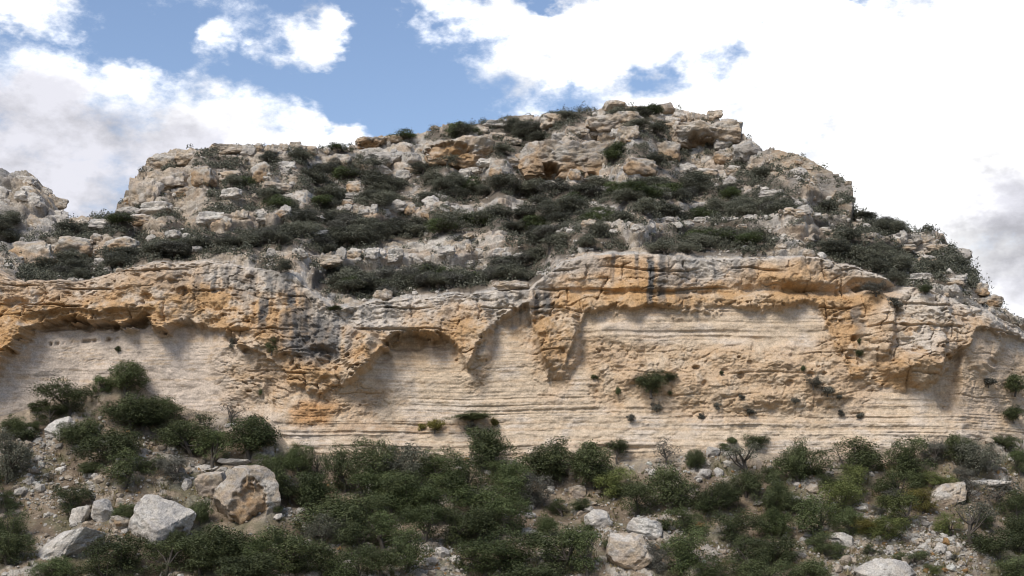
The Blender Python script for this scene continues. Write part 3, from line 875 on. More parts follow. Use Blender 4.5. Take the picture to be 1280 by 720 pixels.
def make_rock(name, dims, seed, n=22, block=0.45, rough=1.0, tone='g', gouge=(), hollow_col=ORANGE, cut=0.35, pits=0.5, facets=7, taper=0.0):
    """dims in metres; origin at the centre. gouge: (x, z, rx, rz, depth) on the front (-Y) face in -1..1"""
    if n not in _CS:
        _CS[n] = cube_sphere(n)
    C, Fq = _CS[n]
    r = np.random.default_rng(seed)
    nrm = C / np.linalg.norm(C, axis=1, keepdims=True)
    U = nrm * (1 - block) + C * block * 0.88
    U = U * np.stack([1 - taper * U[:, 2], 1 - taper * U[:, 2], np.ones(len(U))], -1) + np.stack([taper * .35 * U[:, 2], 0 * U[:, 2], 0 * U[:, 2]], -1)
    # planes cut facets off, as on broken limestone
    for k in range(facets):
        dvec = r.normal(size=3); dvec /= np.linalg.norm(dvec)
        h = 0.60 + 0.3 * r.random()
        e = U @ dvec - h
        U = U - np.clip(e, 0, None)[:, None] * dvec * .98
    D = np.array(dims, float) / 2
    Pm = U * D
    o = r.random(3) * 50
    x, y, z = (Pm[:, 0] + o[0]), (Pm[:, 1] + o[1]), (Pm[:, 2] + o[2])
    sz = float(np.mean(D))
    low = fbm(x / sz / 1.1, y / sz / 1.1, z / sz / .9, 3)
    pl, pi_ = pillow(x / sz / .9, y / sz / .9, z / sz / .6)
    fi = fbm(x / .55, y / .55, z / .42, 4)
    pt = sstep(.15, .38, perlin(x / .42, y / .42, z / .34)) * sstep(-.2, .3, perlin(x / 1.7, y / 1.7, z / 1.7))
    stra = perlin(0.3 + o[0], 0.1, z * 1.9) * .5
    bl = billow(x / sz / .8, y / sz / .8, z / sz / .6, 5, .52)
    dd = rough * (0.16 * sz * low + 0.10 * sz * (pl - .55) + .22 * sz * (bl - .45) + 0.07 * sz * stra + min(.13, .1 * sz) * fi) - pits * min(.3, .2 * sz) * pt
    Pm = Pm + nrm * dd[:, None]
    gm = np.zeros(len(Pm))
    for (gx_, gz_, grx, grz, gd) in gouge:
        q = np.sqrt(((U[:, 0] - gx_) / grx) ** 2 + ((U[:, 2] - gz_) / grz) ** 2) + .28 * fi + .55 * low
        w = (1 - sstep(.7, 1.1, q)) * (U[:, 1] < 0.1)
        Pm[:, 1] += gd * w * D[1]
        gm = np.maximum(gm, w)
    c1 = fbm(x / 2, y / 2, z / 1.4, 3)
    basec = {'g': GREYW * 1.04, 't': TAN * 1.05, 'o': TAN * .98, 'd': GREYW * .8, 'p': TAN * .95}[tone]
    col = np.repeat(basec[None], len(Pm), 0)
    col = lerp3(col, (.36, .345, .33), .6 * sstep(.0, .55, c1 + .5 * fi))
    col = lerp3(col, (.60, .57, .52), .6 * sstep(.0, .5, -c1 + .3 * fi))
    amt = {'g': .08, 't': .26, 'o': .62, 'd': .1, 'p': .3}[tone]
    col = lerp3(col, ORANGE, np.clip(amt * sstep(-.35, .35, low + .4 * c1 - .7 * nrm[:, 2]), 0, 1))
    col = lerp3(col, hollow_col, np.clip(gm * (.55 + .5 * fi), 0, .8))
    me = mesh_arrays(name, Pm, Fq, True, np.clip(col, .03, .6), [M_ROCK])
    return me


PROTO = {}
for tone, kk in (('g', 7), ('t', 5), ('o', 4), ('d', 2)):
    PROTO[tone] = [make_rock('outcrop_rock', (2.6, 2.2, 1.9), 100 + 10 * i + ord(tone), 22, [.25, .45, .6][i % 3], 1.0, tone) for i in range(kk)]

# outcrops of the hillside: column, row, width, height, tone
OUT = [(205, 228, 50, 28, 't'), (180, 240, 40, 36, 't'), (195, 258, 40, 14, 'g'), (226, 240, 30, 16, 'o'), (160, 264, 30, 9, 'g'), (100, 279, 30, 13, 't'), (125, 283, 30, 12, 'g'),
       (172, 281, 40, 14, 'o'), (215, 303, 50, 12, 'g'), (150, 307, 40, 18, 'o'), (88, 311, 50, 24, 'o'), (44, 322, 60, 30, 'o'), (200, 200, 36, 20, 't'), (235, 195, 34, 18, 't'),
       (232, 215, 30, 16, 't'), (282, 187, 40, 15, 't'), (325, 186, 56, 16, 't'), (390, 186, 56, 13, 't'), (355, 206, 24, 14, 'g'), (325, 216, 28, 24, 'o'), (285, 216, 30, 14, 't'),
       (255, 222, 30, 22, 'o'), (290, 246, 26, 13, 'g'), (345, 231, 36, 11, 't'), (362, 247, 28, 9, 'g'), (262, 277, 34, 16, 'g'), (300, 276, 50, 18, 't'), (340, 275, 44, 16, 'g'),
       (385, 275, 38, 7, 'g'), (395, 292, 30, 12, 'g'), (418, 205, 40, 22, 'o'), (450, 208, 28, 13, 't'), (470, 201, 38, 16, 'g'), (444, 232, 22, 13, 'o'), (450, 268, 46, 12, 'g'),
       (495, 268, 30, 14, 'g'), (400, 256, 28, 7, 'g'), (405, 337, 46, 18, 't'), (450, 328, 60, 16, 'g'), (500, 325, 60, 14, 'g'), (560, 322, 60, 13, 'g'), (610, 318, 60, 13, 'g'),
       (490, 173, 30, 12, 't'), (476, 190, 34, 10, 'g'), (560, 160, 46, 10, 't'), (600, 166, 46, 11, 'g'), (650, 150, 34, 12, 't'), (692, 149, 36, 18, 't'), (622, 155, 36, 9, 'g'),
       (470, 207, 36, 12, 'g'), (530, 270, 50, 16, 'o'), (575, 270, 50, 14, 'g'), (540, 243, 38, 9, 'g'), (575, 226, 24, 10, 'g'), (440, 245, 20, 8, 'g'), (640, 176, 24, 10, 't'),
       (668, 265, 60, 7, 'g'), (760, 172, 36, 24, 'o'), (785, 168, 26, 20, 't'), (790, 137, 28, 10, 't'), (838, 152, 26, 18, 't'), (820, 150, 22, 12, 't'), (802, 206, 46, 20, 'o'),
       (830, 187, 40, 22, 'o'), (850, 172, 24, 20, 't'), (866, 143, 54, 14, 't'), (935, 186, 40, 28, 'd'), (880, 217, 34, 12, 't'), (830, 247, 18, 9, 'g'), (760, 236, 24, 11, 'g'),
       (875, 198, 24, 14, 't'), (858, 208, 26, 12, 'g'), (932, 208, 48, 14, 't'), (905, 196, 30, 14, 'o'), (965, 243, 32, 10, 'g'), (775, 185, 24, 12, 't'), (740, 166, 26, 14, 't'),
       (720, 160, 30, 12, 't'), (700, 172, 24, 10, 'g'), (665, 185, 26, 10, 't'), (640, 200, 30, 12, 'o'), (760, 293, 70, 10, 'g'), (830, 288, 70, 10, 'g'), (900, 283, 70, 8, 'g'),
       (960, 280, 60, 8, 'g'), (1020, 282, 60, 9, 't'), (1070, 284, 60, 12, 't'), (1100, 303, 50, 12, 't'), (1150, 304, 56, 13, 'g'), (1160, 326, 26, 12, 't'), (1030, 300, 50, 8, 't'),
       (1150, 346, 30, 10, 'g'), (1190, 350, 30, 10, 't'), (1200, 312, 30, 12, 'g'), (1222, 360, 30, 14, 'o'), (1240, 374, 28, 14, 'o'), (1055, 270, 16, 8, 't'), (1125, 308, 40, 10, 't'),
       (640, 356, 40, 11, 't'), (905, 172, 20, 10, 't'), (985, 253, 28, 8, 'g'), (1170, 310, 30, 12, 't'), (690, 230, 26, 8, 'g'), (745, 225, 30, 10, 'g'), (610, 205, 30, 9, 'g'),
       (590, 215, 26, 8, 'g'), (515, 210, 28, 9, 't')]


def put_rock(name, mesh, base_dims, px, py, w, h, parent=None, rz=None, depth=None, sink=0.0, tilt=0.0, k=1.12):
    p = surf(px, py + .38 * h)
    m = mpp(p)
    o = link(name, mesh, parent)
    W, H = w * m * k, h * m * 1.3
    Dp = depth if depth else .55 * (W * H) ** .5 + .2 * W
    o.scale = (W / base_dims[0], Dp / base_dims[1], H / base_dims[2])
    o.location = (float(p[0]), float(p[1]) + Dp * (0.08 + sink), float(p[2]) + .30 * H)
    o.rotation_euler = (0, tilt, rng.uniform(-.35, .35) if rz is None else rz)
    return o


OUT2 = []
for (px, py, w, h, tn) in OUT:
    if w >= 42 and h <= 18 and w > 2.6 * h:
        x = px - w / 2
        while x < px + w / 2:
            ww = rng.uniform(9, 22)
            OUT2.append((x + ww / 2, py + rng.uniform(-2.5, 3), ww, h * rng.uniform(.55, 1.0), tn if rng.random() < .7 else 'gt'[int(rng.integers(2))]))
            x += ww * rng.uniform(.8, 1.5)
    else:
        OUT2.append((px, py, w, h, tn))
n_out = 0
for i, (px, py, w, h, tn) in enumerate(OUT2):
    put_rock('outcrop', PROTO[tn][i % len(PROTO[tn])], (2.6, 2.2, 1.9), px, py, w, h, hill)
    n_out += 1
tries = 0
while n_out < 270 and tries < 6000:
    tries += 1
    px = rng.uniform(0, 1235)
    ci = int(np.searchsorted(PXC, px))
    ri = int(rng.integers(6, NRH - 3))
    if rk[ri, ci] < .6:
        continue
    py = pyH[ri, ci]
    w = 7 + 16 * rng.random() ** 2; h = w * rng.uniform(.4, .75)
    tn = 'gggtto'[int(rng.integers(6))] if px > 330 else 'gttto'[int(rng.integers(5))]
    put_rock('outcrop', PROTO[tn][int(rng.integers(len(PROTO[tn])))], (2.6, 2.2, 1.9), px, py, w, h, hill)
    n_out += 1

# outcrops on the neighbouring hill
for k in range(34):
    px = rng.uniform(-40, 78)
    y0 = float(SKY2(px)); y1 = 312 - .25 * max(px, 0)
    py = y0 + (y1 - y0) * rng.uniform(.04, 1)
    w = rng.uniform(10, 30); h = w * rng.uniform(.4, .7)
    tn = 'ggtd'[int(rng.integers(4))]
    p = surf2(px, py); m = mpp(p)
    o = link('outcrop', PROTO[tn][int(rng.integers(len(PROTO[tn])))], hill2)
    o.scale = (w * m * 1.15 / 2.6, w * m * .6 / 2.2, h * m * 1.3 / 1.9)
    o.location = (float(p[0]), float(p[1]) + .1 * w * m, float(p[2]))
    o.rotation_euler = (0, rng.uniform(.0, .5), rng.uniform(-.4, .4))

# large outcrops and boulders with a look of their own: each a rock in its own right
BIG = [  # name, col, row, w, h, depth m, tone, block, n, gouges, label, category, tilt
    ('rock_outcrop', 575, 193, 98, 38, 6.0, 'o', .75, 54, [(-.35, .1, .5, .55, .42), (.05, .0, .3, .6, .15)], 'broad orange outcrop with a shallow hollow under its lip, high on the hillside', 'outcrop', 0),
    ('cave_outcrop', 702, 200, 122, 46, 6.0, 'o', .8, 72, [(-.24, -.55, .16, .36, 1.0), (.28, -.75, .12, .16, .6), (.52, -.7, .08, .13, .6)], 'tan outcrop with a small dark cave at its foot', 'outcrop', 0),
    ('rock_slab', 768, 153, 74, 24, 5.0, 't', .45, 44, [], 'long rounded pale slab capping stacked rocks near the summit', 'rock', -.06),
    ('rock_outcrop', 886, 167, 88, 40, 7.0, 't', .6, 56, [(.25, -.85, .75, .5, .55)], 'pitted summit outcrop jutting over a dark brown overhang', 'outcrop', .12),
    ('boulder', 767, 132, 32, 14, 2.4, 't', .35, 30, [], 'rounded tan boulder crowning the very summit', 'boulder', 0),
    ('boulder', 832, 134, 24, 15, 2.2, 't', .3, 30, [], 'knobbly stacked boulder on the summit skyline', 'boulder', 0),
    ('rock_outcrop', 464, 175, 44, 17, 3.5, 'o', .4, 40, [(-.2, -.4, .5, .5, .5)], 'tan outcrop with a dark notch at the skyline step', 'outcrop', -.1),
    ('boulder', 494, 193, 22, 19, 2.2, 'd', .3, 30, [], 'smooth round grey boulder leaning on a darker one', 'boulder', 0),
    ('boulder', 514, 196, 28, 21, 2.6, 'd', .3, 30, [], 'dark grey rounded boulder beside the broad orange outcrop', 'boulder', 0),
    ('boulder', 916, 229, 26, 16, 1.8, 'g', .2, 28, [], 'pale wedge shaped boulder alone in the scrub below the prow', 'boulder', .25),
    ('boulder', 747, 269, 24, 18, 1.8, 'g', .2, 28, [], 'pale leaning boulder standing in scrub above the long ledge', 'boulder', -.5),
    ('boulder', 337, 316, 16, 17, 1.0, 'g', .3, 28, [], 'small pale slab leaning upright on the terrace edge', 'boulder', -.6),
    ('boulder', 1010, 315, 17, 10, 1.1, 't', .2, 24, [], 'larger of two pale boulders perched on the cliff rim', 'boulder', 0),
    ('boulder', 1027, 317, 12, 9, .9, 'g', .2, 24, [], 'smaller of two pale boulders perched on the cliff rim', 'boulder', 0),
    ('boulder', 585, 305, 16, 8, 1.0, 't', .2, 24, [], 'small tan boulder lying above the scrub terrace ledge', 'boulder', 0),
    # the slope below
    ('boulder', 74, 539, 40, 30, 2.2, 'g', .35, 40, [], 'tilted white slab high on the rubble slope, dark hollow beneath', 'boulder', -.55),
    ('boulder', 127, 641, 33, 30, 2.0, 'g', .25, 40, [], 'rounded pale boulder beside a smaller upright one', 'boulder', 0),
    ('boulder', 97, 645, 24, 28, 1.6, 'g', .2, 36, [], 'upright grey boulder touching the rounded pale one', 'boulder', .2),
    ('boulder', 196, 652, 82, 66, 4.2, 'g', .4, 60, [(.75, -.45, .3, .5, .3)], 'huge white boulder with small dark plants on its face', 'boulder', .3),
    ('boulder', 74, 694, 112, 34, 3.6, 'g', .4, 54, [], 'long pale slab sloping down to the shrubs', 'boulder', -.5),
    ('boulder', 303, 622, 92, 84, 5.0, 't', .5, 64, [(.12, -.30, .40, .62, .22), (.42, -.70, .42, .34, .2), (.05, .25, .14, .3, .12)], 'tallest grey boulder with an orange hollowed face', 'boulder', .1),
    ('boulder', 263, 612, 42, 44, 3.0, 't', .65, 44, [], 'blocky grey brown rock against the tallest boulder', 'boulder', 0),
    ('boulder', 148, 632, 17, 15, 1.2, 'o', .5, 28, [], 'small square orange block behind the rounded pale boulder', 'boulder', 0),
    ('boulder', 149, 655, 30, 20, 1.6, 'o', .5, 32, [], 'orange rock wedged below the rounded pale boulder', 'boulder', 0),
    ('boulder', 721, 611, 23, 20, 1.5, 't', .5, 32, [], 'tan block on bare ground between dark shrubs', 'boulder', 0),
    ('rock_pinnacle', 715, 588, 11, 24, .9, 't', .2, 28, [], 'thin tan rock pinnacle between two dark shrubs', 'rock', .1),
    ('boulder', 748, 650, 35, 26, 2.0, 'g', .25, 40, [], 'white rounded boulder with dark pits on open rubble', 'boulder', 0),
    ('boulder', 789, 704, 60, 46, 3.4, 't', .65, 50, [], 'big tan block with a flat grey cap at the slope foot', 'boulder', .15),
    ('boulder', 808, 672, 44, 28, 2.2, 'g', .4, 40, [], 'pale slab boulder with a dark gap under it', 'boulder', .2),
    ('boulder', 866, 716, 28, 30, 1.6, 't', .2, 32, [], 'pointed tan stone rising beside a green shrub', 'boulder', .2),
    ('boulder', 1055, 681, 42, 18, 1.4, 'g', .35, 36, [], 'narrow white slab tilted down to the right', 'boulder', .45),
    ('boulder', 1108, 716, 78, 36, 3.2, 'g', .25, 48, [], 'wide pale pyramid shaped boulder at the slope foot', 'boulder', .12),
    ('rock_outcrop', 1186, 612, 56, 30, 2.6, 't', .4, 46, [], 'low tan outcrop between olive and grey bushes', 'outcrop', -.25),
    ('boulder', 1078, 641, 15, 9, .9, 't', .3, 24, [], 'small cream boulder between light green shrubs', 'boulder', 0),
    ('boulder', 880, 594, 22, 14, 1.3, 'g', .3, 30, [], 'wide lower boulder of the pale heap under the cliff', 'boulder', 0),
    ('boulder', 898, 590, 13, 13, 1.0, 'g', .3, 28, [], 'round right hand boulder of the pale heap under the cliff', 'boulder', 0),
    ('boulder', 890, 571, 17, 18, 1.2, 'g', .3, 28, [], 'grey white top boulder of the pale heap under the cliff', 'boulder', .2),
    ('boulder', 996, 623, 20, 11, 1.0, 'g', .3, 28, [], 'flat cream boulder left in a heap among dark shrubs', 'boulder', .3),
    ('boulder', 1015, 615, 18, 12, 1.0, 't', .3, 28, [], 'cream boulder uppermost in a heap among dark shrubs', 'boulder', 0),
    ('boulder', 1012, 625, 16, 9, 1.0, 't', .3, 28, [], 'small tan boulder lowest in a heap among dark shrubs', 'boulder', 0),
    ('boulder', 553, 698, 20, 16, 1.2, 'g', .3, 30, [], 'whitest boulder of the rubble in a shrub clearing', 'boulder', 0),
    ('boulder', 569, 706, 17, 13, 1.1, 'g', .3, 30, [], 'rounded boulder right of the rubble in a shrub clearing', 'boulder', 0),
    ('boulder', 537, 709, 20, 13, 1.1, 'g', .3, 30, [], 'low boulder left of the rubble in a shrub clearing', 'boulder', 0),
    ('boulder', 661, 641, 16, 8, .8, 'g', .2, 24, [], 'flat white stone under a smaller one, among shrubs', 'boulder', 0),
    ('boulder', 662, 633, 11, 8, .6, 'g', .2, 24, [], 'small white stone resting on a flat one', 'boulder', 0),
    ('boulder', 662, 662, 24, 10, 1.0, 'g', .3, 28, [], 'jagged white rocks edge showing under dark foliage', 'boulder', .1),
    ('boulder', 254, 586, 34, 9, 1.4, 'g', .5, 28, [], 'flat pale slab behind the blocky grey brown rock', 'boulder', -.1),
    ('boulder', 292, 581, 44, 10, 1.6, 'g', .5, 30, [], 'flat pale slab resting behind the tallest boulder top', 'boulder', .05),
    ('boulder', 74, 584, 15, 9, .8, 'g', .3, 24, [], 'small white oblong stone on open left rubble', 'boulder', -.4),
    ('boulder', 117, 603, 10, 9, .6, 'g', .3, 22, [], 'small pale stone on rubble above the rounded boulder', 'boulder', 0),
    ('boulder', 231, 613, 14, 16, 1.0, 'g', .3, 26, [], 'pale upright stone between white boulder and grey brown rock', 'boulder', 0),
    ('boulder', 1240, 604, 60, 9, 1.8, 'g', .4, 32, [], 'long low pale ledge stone among grey bushes', 'boulder', 0),
]
for i, (nm, px, py, w, h, dep, tn, blk, n, gg, lab, cat, tilt) in enumerate(BIG):
    p = surf(px, py + .40 * h)
    m = mpp(p)
    dims = (w * m * 1.1, dep, h * m * 1.18)
    me = make_rock(nm, dims, 500 + i, int(n * .85), blk, (.36 if py > 340 or w < 40 else .95), tn, gg, pits=.45 if py > 340 else .9, facets=4 if py < 340 and w > 40 else 15, taper={303: .42, 1108: .5, 866: .45, 715: .3}.get(px, .0))
    o = link(nm, me)
    o.location = (float(p[0]), float(p[1]) + dep * (.10 if py < 340 else .28), float(p[2]) + .38 * h * m)
    o.rotation_euler = (0, tilt, rng.uniform(-.12, .12))
    tag(o, lab, cat)


# ------------------------------------------------------------------ rubble
def ico():
    t = (1 + 5 ** .5) / 2
    V = np.array([(-1, t, 0), (1, t, 0), (-1, -t, 0), (1, -t, 0), (0, -1, t), (0, 1, t), (0, -1, -t), (0, 1, -t), (t, 0, -1), (t, 0, 1), (-t, 0, -1), (-t, 0, 1)], float)
    V /= np.linalg.norm(V[0])
    Fq = np.array([(0, 11, 5), (0, 5, 1), (0, 1, 7), (0, 7, 10), (0, 10, 11), (1, 5, 9), (5, 11, 4), (11, 10, 2), (10, 7, 6), (7, 1, 8), (3, 9, 4), (3, 4, 2), (3, 2, 6), (3, 6, 8), (3, 8, 9),
                   (4, 9, 5), (2, 4, 11), (6, 2, 10), (8, 6, 7), (9, 8, 1)])
    return V, Fq


def rand_rot(n, r):
    q = r.normal(size=(n, 4)); q /= np.linalg.norm(q, axis=1, keepdims=True)
    w, x, y, z = q.T
    return np.stack([np.stack([1 - 2 * (y * y + z * z), 2 * (x * y - z * w), 2 * (x * z + y * w)], -1),
                     np.stack([2 * (x * y + z * w), 1 - 2 * (x * x + z * z), 2 * (y * z - x * w)], -1),
                     np.stack([2 * (x * z - y * w), 2 * (y * z + x * w), 1 - 2 * (x * x + y * y)], -1)], 1)


def rubble(name, pts, sizes, label, cols, seed):
    r = np.random.default_rng(seed)
    V, Fq = ico()
    n = len(pts)
    v = V[None] * (1 + .45 * (r.random((n, 12, 1)) - .5))
    v = v * (sizes[:, None, None] * (0.55 + .6 * r.random((n, 1, 3))))
    v = np.einsum('nij,nkj->nki', rand_rot(n, r), v)
    v[..., 2] *= .8
    v = v + pts[:, None]
    f = (Fq[None] + 12 * np.arange(n)[:, None, None]).reshape(-1, 3)
    c = np.repeat(cols[:, None], 12, 1).reshape(-1, 3)
    me = mesh_arrays(name, v.reshape(-1, 3), f, False, c, [M_ROCK])
    return tag(link(name, me), label, 'rubble', kind='stuff')


# open, stony places of the lower slope: column, row, rx, ry, weight
OPEN = [(70, 600, 75, 55, 2.6), (120, 560, 60, 25, 1.4), (190, 560, 40, 30, 1.2), (215, 590, 40, 25, 1.2), (100, 660, 60, 35, 1.2), (365, 650, 35, 40, .9), (555, 702, 40, 22, 2.0), (660, 655, 40, 25, 1.2),
        (735, 625, 40, 30, 1.6), (770, 660, 60, 30, 2.2), (800, 640, 50, 25, 1.2), (700, 590, 30, 30, 1.0), (890, 575, 40, 30, 1.2), (1005, 620, 40, 20, 1.6), (930, 655, 40, 20, .9), (990, 665, 60, 25, 1.3),
        (1090, 640, 40, 20, .8), (1150, 680, 80, 40, 2.2), (1180, 700, 60, 30, 1.6), (1080, 690, 60, 22, 1.2), (1230, 610, 60, 30, 1.2), (1210, 640, 70, 20, 1.0), (890, 690, 50, 25, .8), (1270, 600, 30, 40, .8),
        (1050, 560, 200, 10, .5), (800, 575, 90, 16, .9), (640, 580, 60, 14, .6), (30, 560, 40, 40, 1.0)]
dens = np.full(pxT.shape, .16)
for (cx, cy, rx, ry, w) in OPEN:
    dens = np.maximum(dens, w * np.exp(-(((pxT - cx) / rx) ** 2 + ((pyT - cy) / ry) ** 2)))
dens *= (pxT > -60) & (pxT < 1340) & (tq < .97)
dens = dens * (.35 + sstep(-.4, .5, t_low + .8 * t_mid))
pr = (dens / dens.sum()).ravel()
NR = 13500
pick = rng.choice(pr.size, NR, p=pr)
jit = rng.normal(size=(NR, 3)) * .08
pts = PT.reshape(-1, 3)[pick] + jit
sz = 0.055 + 0.09 * rng.pareto(2.6, NR).clip(0, 5)
ctone = rng.random((NR, 1))
cc = np.where(ctone < .62, GREYW * 1.08, np.where(ctone < .88, TAN, np.where(ctone < .92, ORANGE, GREYW * .75))) * (.75 + .4 * rng.random((NR, 1)))
rubble('rubble', pts, sz, 'loose pale stones scattered over the slope below the cliff', np.clip(cc, .05, .62), 21)
# small white stones between the scrub of the hillside
wgt = (sstep(.15, .6, veg) * .6 + .3) * ((pxH > 0) & (pxH < 1245))
wgt = wgt * sstep(.0, .5, fbm(pxH / 40, 4.4, pyH / 14, 2) + .2)
pr = (wgt / wgt.sum()).ravel()
NS = 4200
pick = rng.choice(pr.size, NS, p=pr)
pts = PH.reshape(-1, 3)[pick] + rng.normal(size=(NS, 3)) * .08
sz = 0.08 + 0.11 * rng.pareto(2.4, NS).clip(0, 4)
cc = np.where(rng.random((NS, 1)) < .75, GREYW * 1.08, TAN) * (.75 + .35 * rng.random((NS, 1)))
rubble('hillside_stones', pts, sz, 'small white stones lying between the hillside scrub', np.clip(cc, .05, .62), 22)


# ------------------------------------------------------------------ plants
def leaf_quads(pos, nor, size, r):
    n = len(pos)
    a = np.cross(nor, r.normal(size=(n, 3))); a /= np.linalg.norm(a, axis=1, keepdims=True) + 1e-9
    b = np.cross(nor, a)
    L = (size * (.7 + .6 * r.random(n)))[:, None]
    Wd = L * .62
    v = np.stack([pos - a * L, pos - b * Wd, pos + a * L, pos + b * Wd], 1)
    return v.reshape(-1, 3), np.arange(4 * n).reshape(n, 4)


def tube(points, radii, sides=6):
    V, Fq = [], []
    P_ = np.array(points, float)
    for i in range(len(P_)):
        t = P_[min(i + 1, len(P_) - 1)] - P_[max(i - 1, 0)]
        t /= np.linalg.norm(t) + 1e-9
        a = np.cross(t, (0.3, 0.9, 0.2)); a /= np.linalg.norm(a) + 1e-9
        b = np.cross(t, a)
        an = np.linspace(0, 2 * math.pi, sides, endpoint=False)
        V.append(P_[i] + radii[i] * (np.cos(an)[:, None] * a + np.sin(an)[:, None] * b))
    for i in range(len(P_) - 1):
        for k in range(sides):
            k2 = (k + 1) % sides
            Fq.append((i * sides + k, i * sides + k2, (i + 1) * sides + k2, (i + 1) * sides + k))
    return np.concatenate(V), np.array(Fq)


def make_plant(seed, lobes, clumps, leaves, leaf, zlow=.12, openness=0.0, crown_z=.56, crown_rz=.36, crown_r=.34, lob=(.13, .23), spread=.034, trunk_r=.03):
    """unit plant: 1 wide, 1 high, base at the origin. returns crown mesh, trunk mesh"""
    r = np.random.default_rng(seed)
    cs, rs = [], []
    while len(cs) < lobes:
        q = r.normal(size=3); q /= np.linalg.norm(q)
        q *= r.random() ** .45
        c = np.array([q[0] * crown_r, q[1] * crown_r, crown_z + q[2] * crown_rz])
        rad = r.uniform(*lob)
        if c[2] < zlow:
            continue
        cs.append(c); rs.append(rad)
    cs = np.array(cs); rs = np.array(rs)
    pos, nor, shade = [], [], []
    for c, rad in zip(cs, rs):
        nk = max(4, int(clumps * (rad / .18) ** 2))
        dd = r.normal(size=(nk, 3)); dd[:, 2] += .35; dd /= np.linalg.norm(dd, axis=1, keepdims=True)
        cc = c + dd * rad * (.62 + .42 * r.random((nk, 1))) * np.array([1, 1, .8])
        if openness:
            cc = cc[r.random(nk) > openness]
        lob_shade = r.uniform(.85, 1.2)
        for k in range(len(cc)):
            nl = max(3, int(leaves * r.uniform(.6, 1.4)))
            off = r.normal(size=(nl, 3)) * spread
            pos.append(cc[k] + off)
            out = (cc[k] - c) / rad
            n_ = off / spread * .35 + out * .55 + r.normal(size=(nl, 3)) * .55 + np.array([0, 0, .35])
            nor.append(n_)
            g = r.random()
            shade.append(np.stack([np.clip(g * .6 + .5 * r.random(nl), 0, 1), lob_shade * r.uniform(.8, 1.25) * (.75 + .5 * r.random(nl))], -1))
    pos = np.concatenate(pos); nor = np.concatenate(nor); shade = np.concatenate(shade)
    ok = pos[:, 2] > .015
    pos, nor, shade = pos[ok], nor[ok], shade[ok]
    nor /= np.linalg.norm(nor, axis=1, keepdims=True) + 1e-9
    V, Fq = leaf_quads(pos, nor, np.full(len(pos), leaf), r)
    col = np.zeros((len(V), 3), np.float32)
    col[:, :2] = np.repeat(shade, 4, 0)
    crown = mesh_arrays('crown', V, Fq, False, col, [LEAF['d']])
    # trunk and limbs
    Vs, Fs, o = [], [], 0
    top = np.array([r.uniform(-.06, .06), r.uniform(-.06, .06), crown_z * .62])
    mid = top * .5 + np.array([r.uniform(-.05, .05), r.uniform(-.05, .05), 0])
    v, f = tube([(0, 0, -.06), mid, top], [trunk_r * 1.3, trunk_r, trunk_r * .75])
    Vs.append(v); Fs.append(f); o += len(v)
    for k in range(min(lobes, 9)):
        c = cs[k]
        a = mid if k % 3 == 0 else top
        b_k = (a + c) / 2 + r.normal(size=3) * .03
        v, f = tube([a, b_k, c], [trunk_r * .6, trunk_r * .4, trunk_r * .15], 5)
        Vs.append(v); Fs.append(f + o); o += len(v)
    trunk = mesh_arrays('trunk', np.concatenate(Vs), np.concatenate(Fs), True, None, [M_BARK])
    return crown, trunk


BUSH = [make_plant(900 + i, 19 + i % 3 * 4, 26, 22, .0135, crown_z=.48, crown_rz=.40, zlow=.06, crown_r=.40, lob=(.07, .21), spread=.04) for i in range(8)]           # dense, to the ground
ROUND = [make_plant(930 + i, 22, 30, 20, .0135, crown_z=.42, crown_rz=.36, zlow=.02, crown_r=.31, lob=(.12, .22)) for i in range(3)]
TREE = [make_plant(950 + i, 13, 30, 22, .0135, crown_z=.62, crown_rz=.26, zlow=.36, openness=.12, lob=(.12, .2)) for i in range(4)]     # crown lifted off the ground
OPENT = [make_plant(980 + i, 12, 26, 16, .0125, crown_z=.70, crown_rz=.18, zlow=.5, openness=.3, lob=(.10, .17), trunk_r=.034) for i in range(3)]
SMALL = [make_plant(1000 + i, 12, 16, 11, .032, crown_z=.40, crown_rz=.36, zlow=.02, lob=(.14, .25), spread=.05) for i in range(4)]
SPARSE = [make_plant(1020 + i, 10, 14, 9, .019, crown_z=.55, crown_rz=.32, zlow=.15, openness=.3, lob=(.14, .22), spread=.05) for i in range(3)]
print('plant faces', [len(c.polygons) for c, t in BUSH + TREE + OPENT + SMALL + SPARSE])

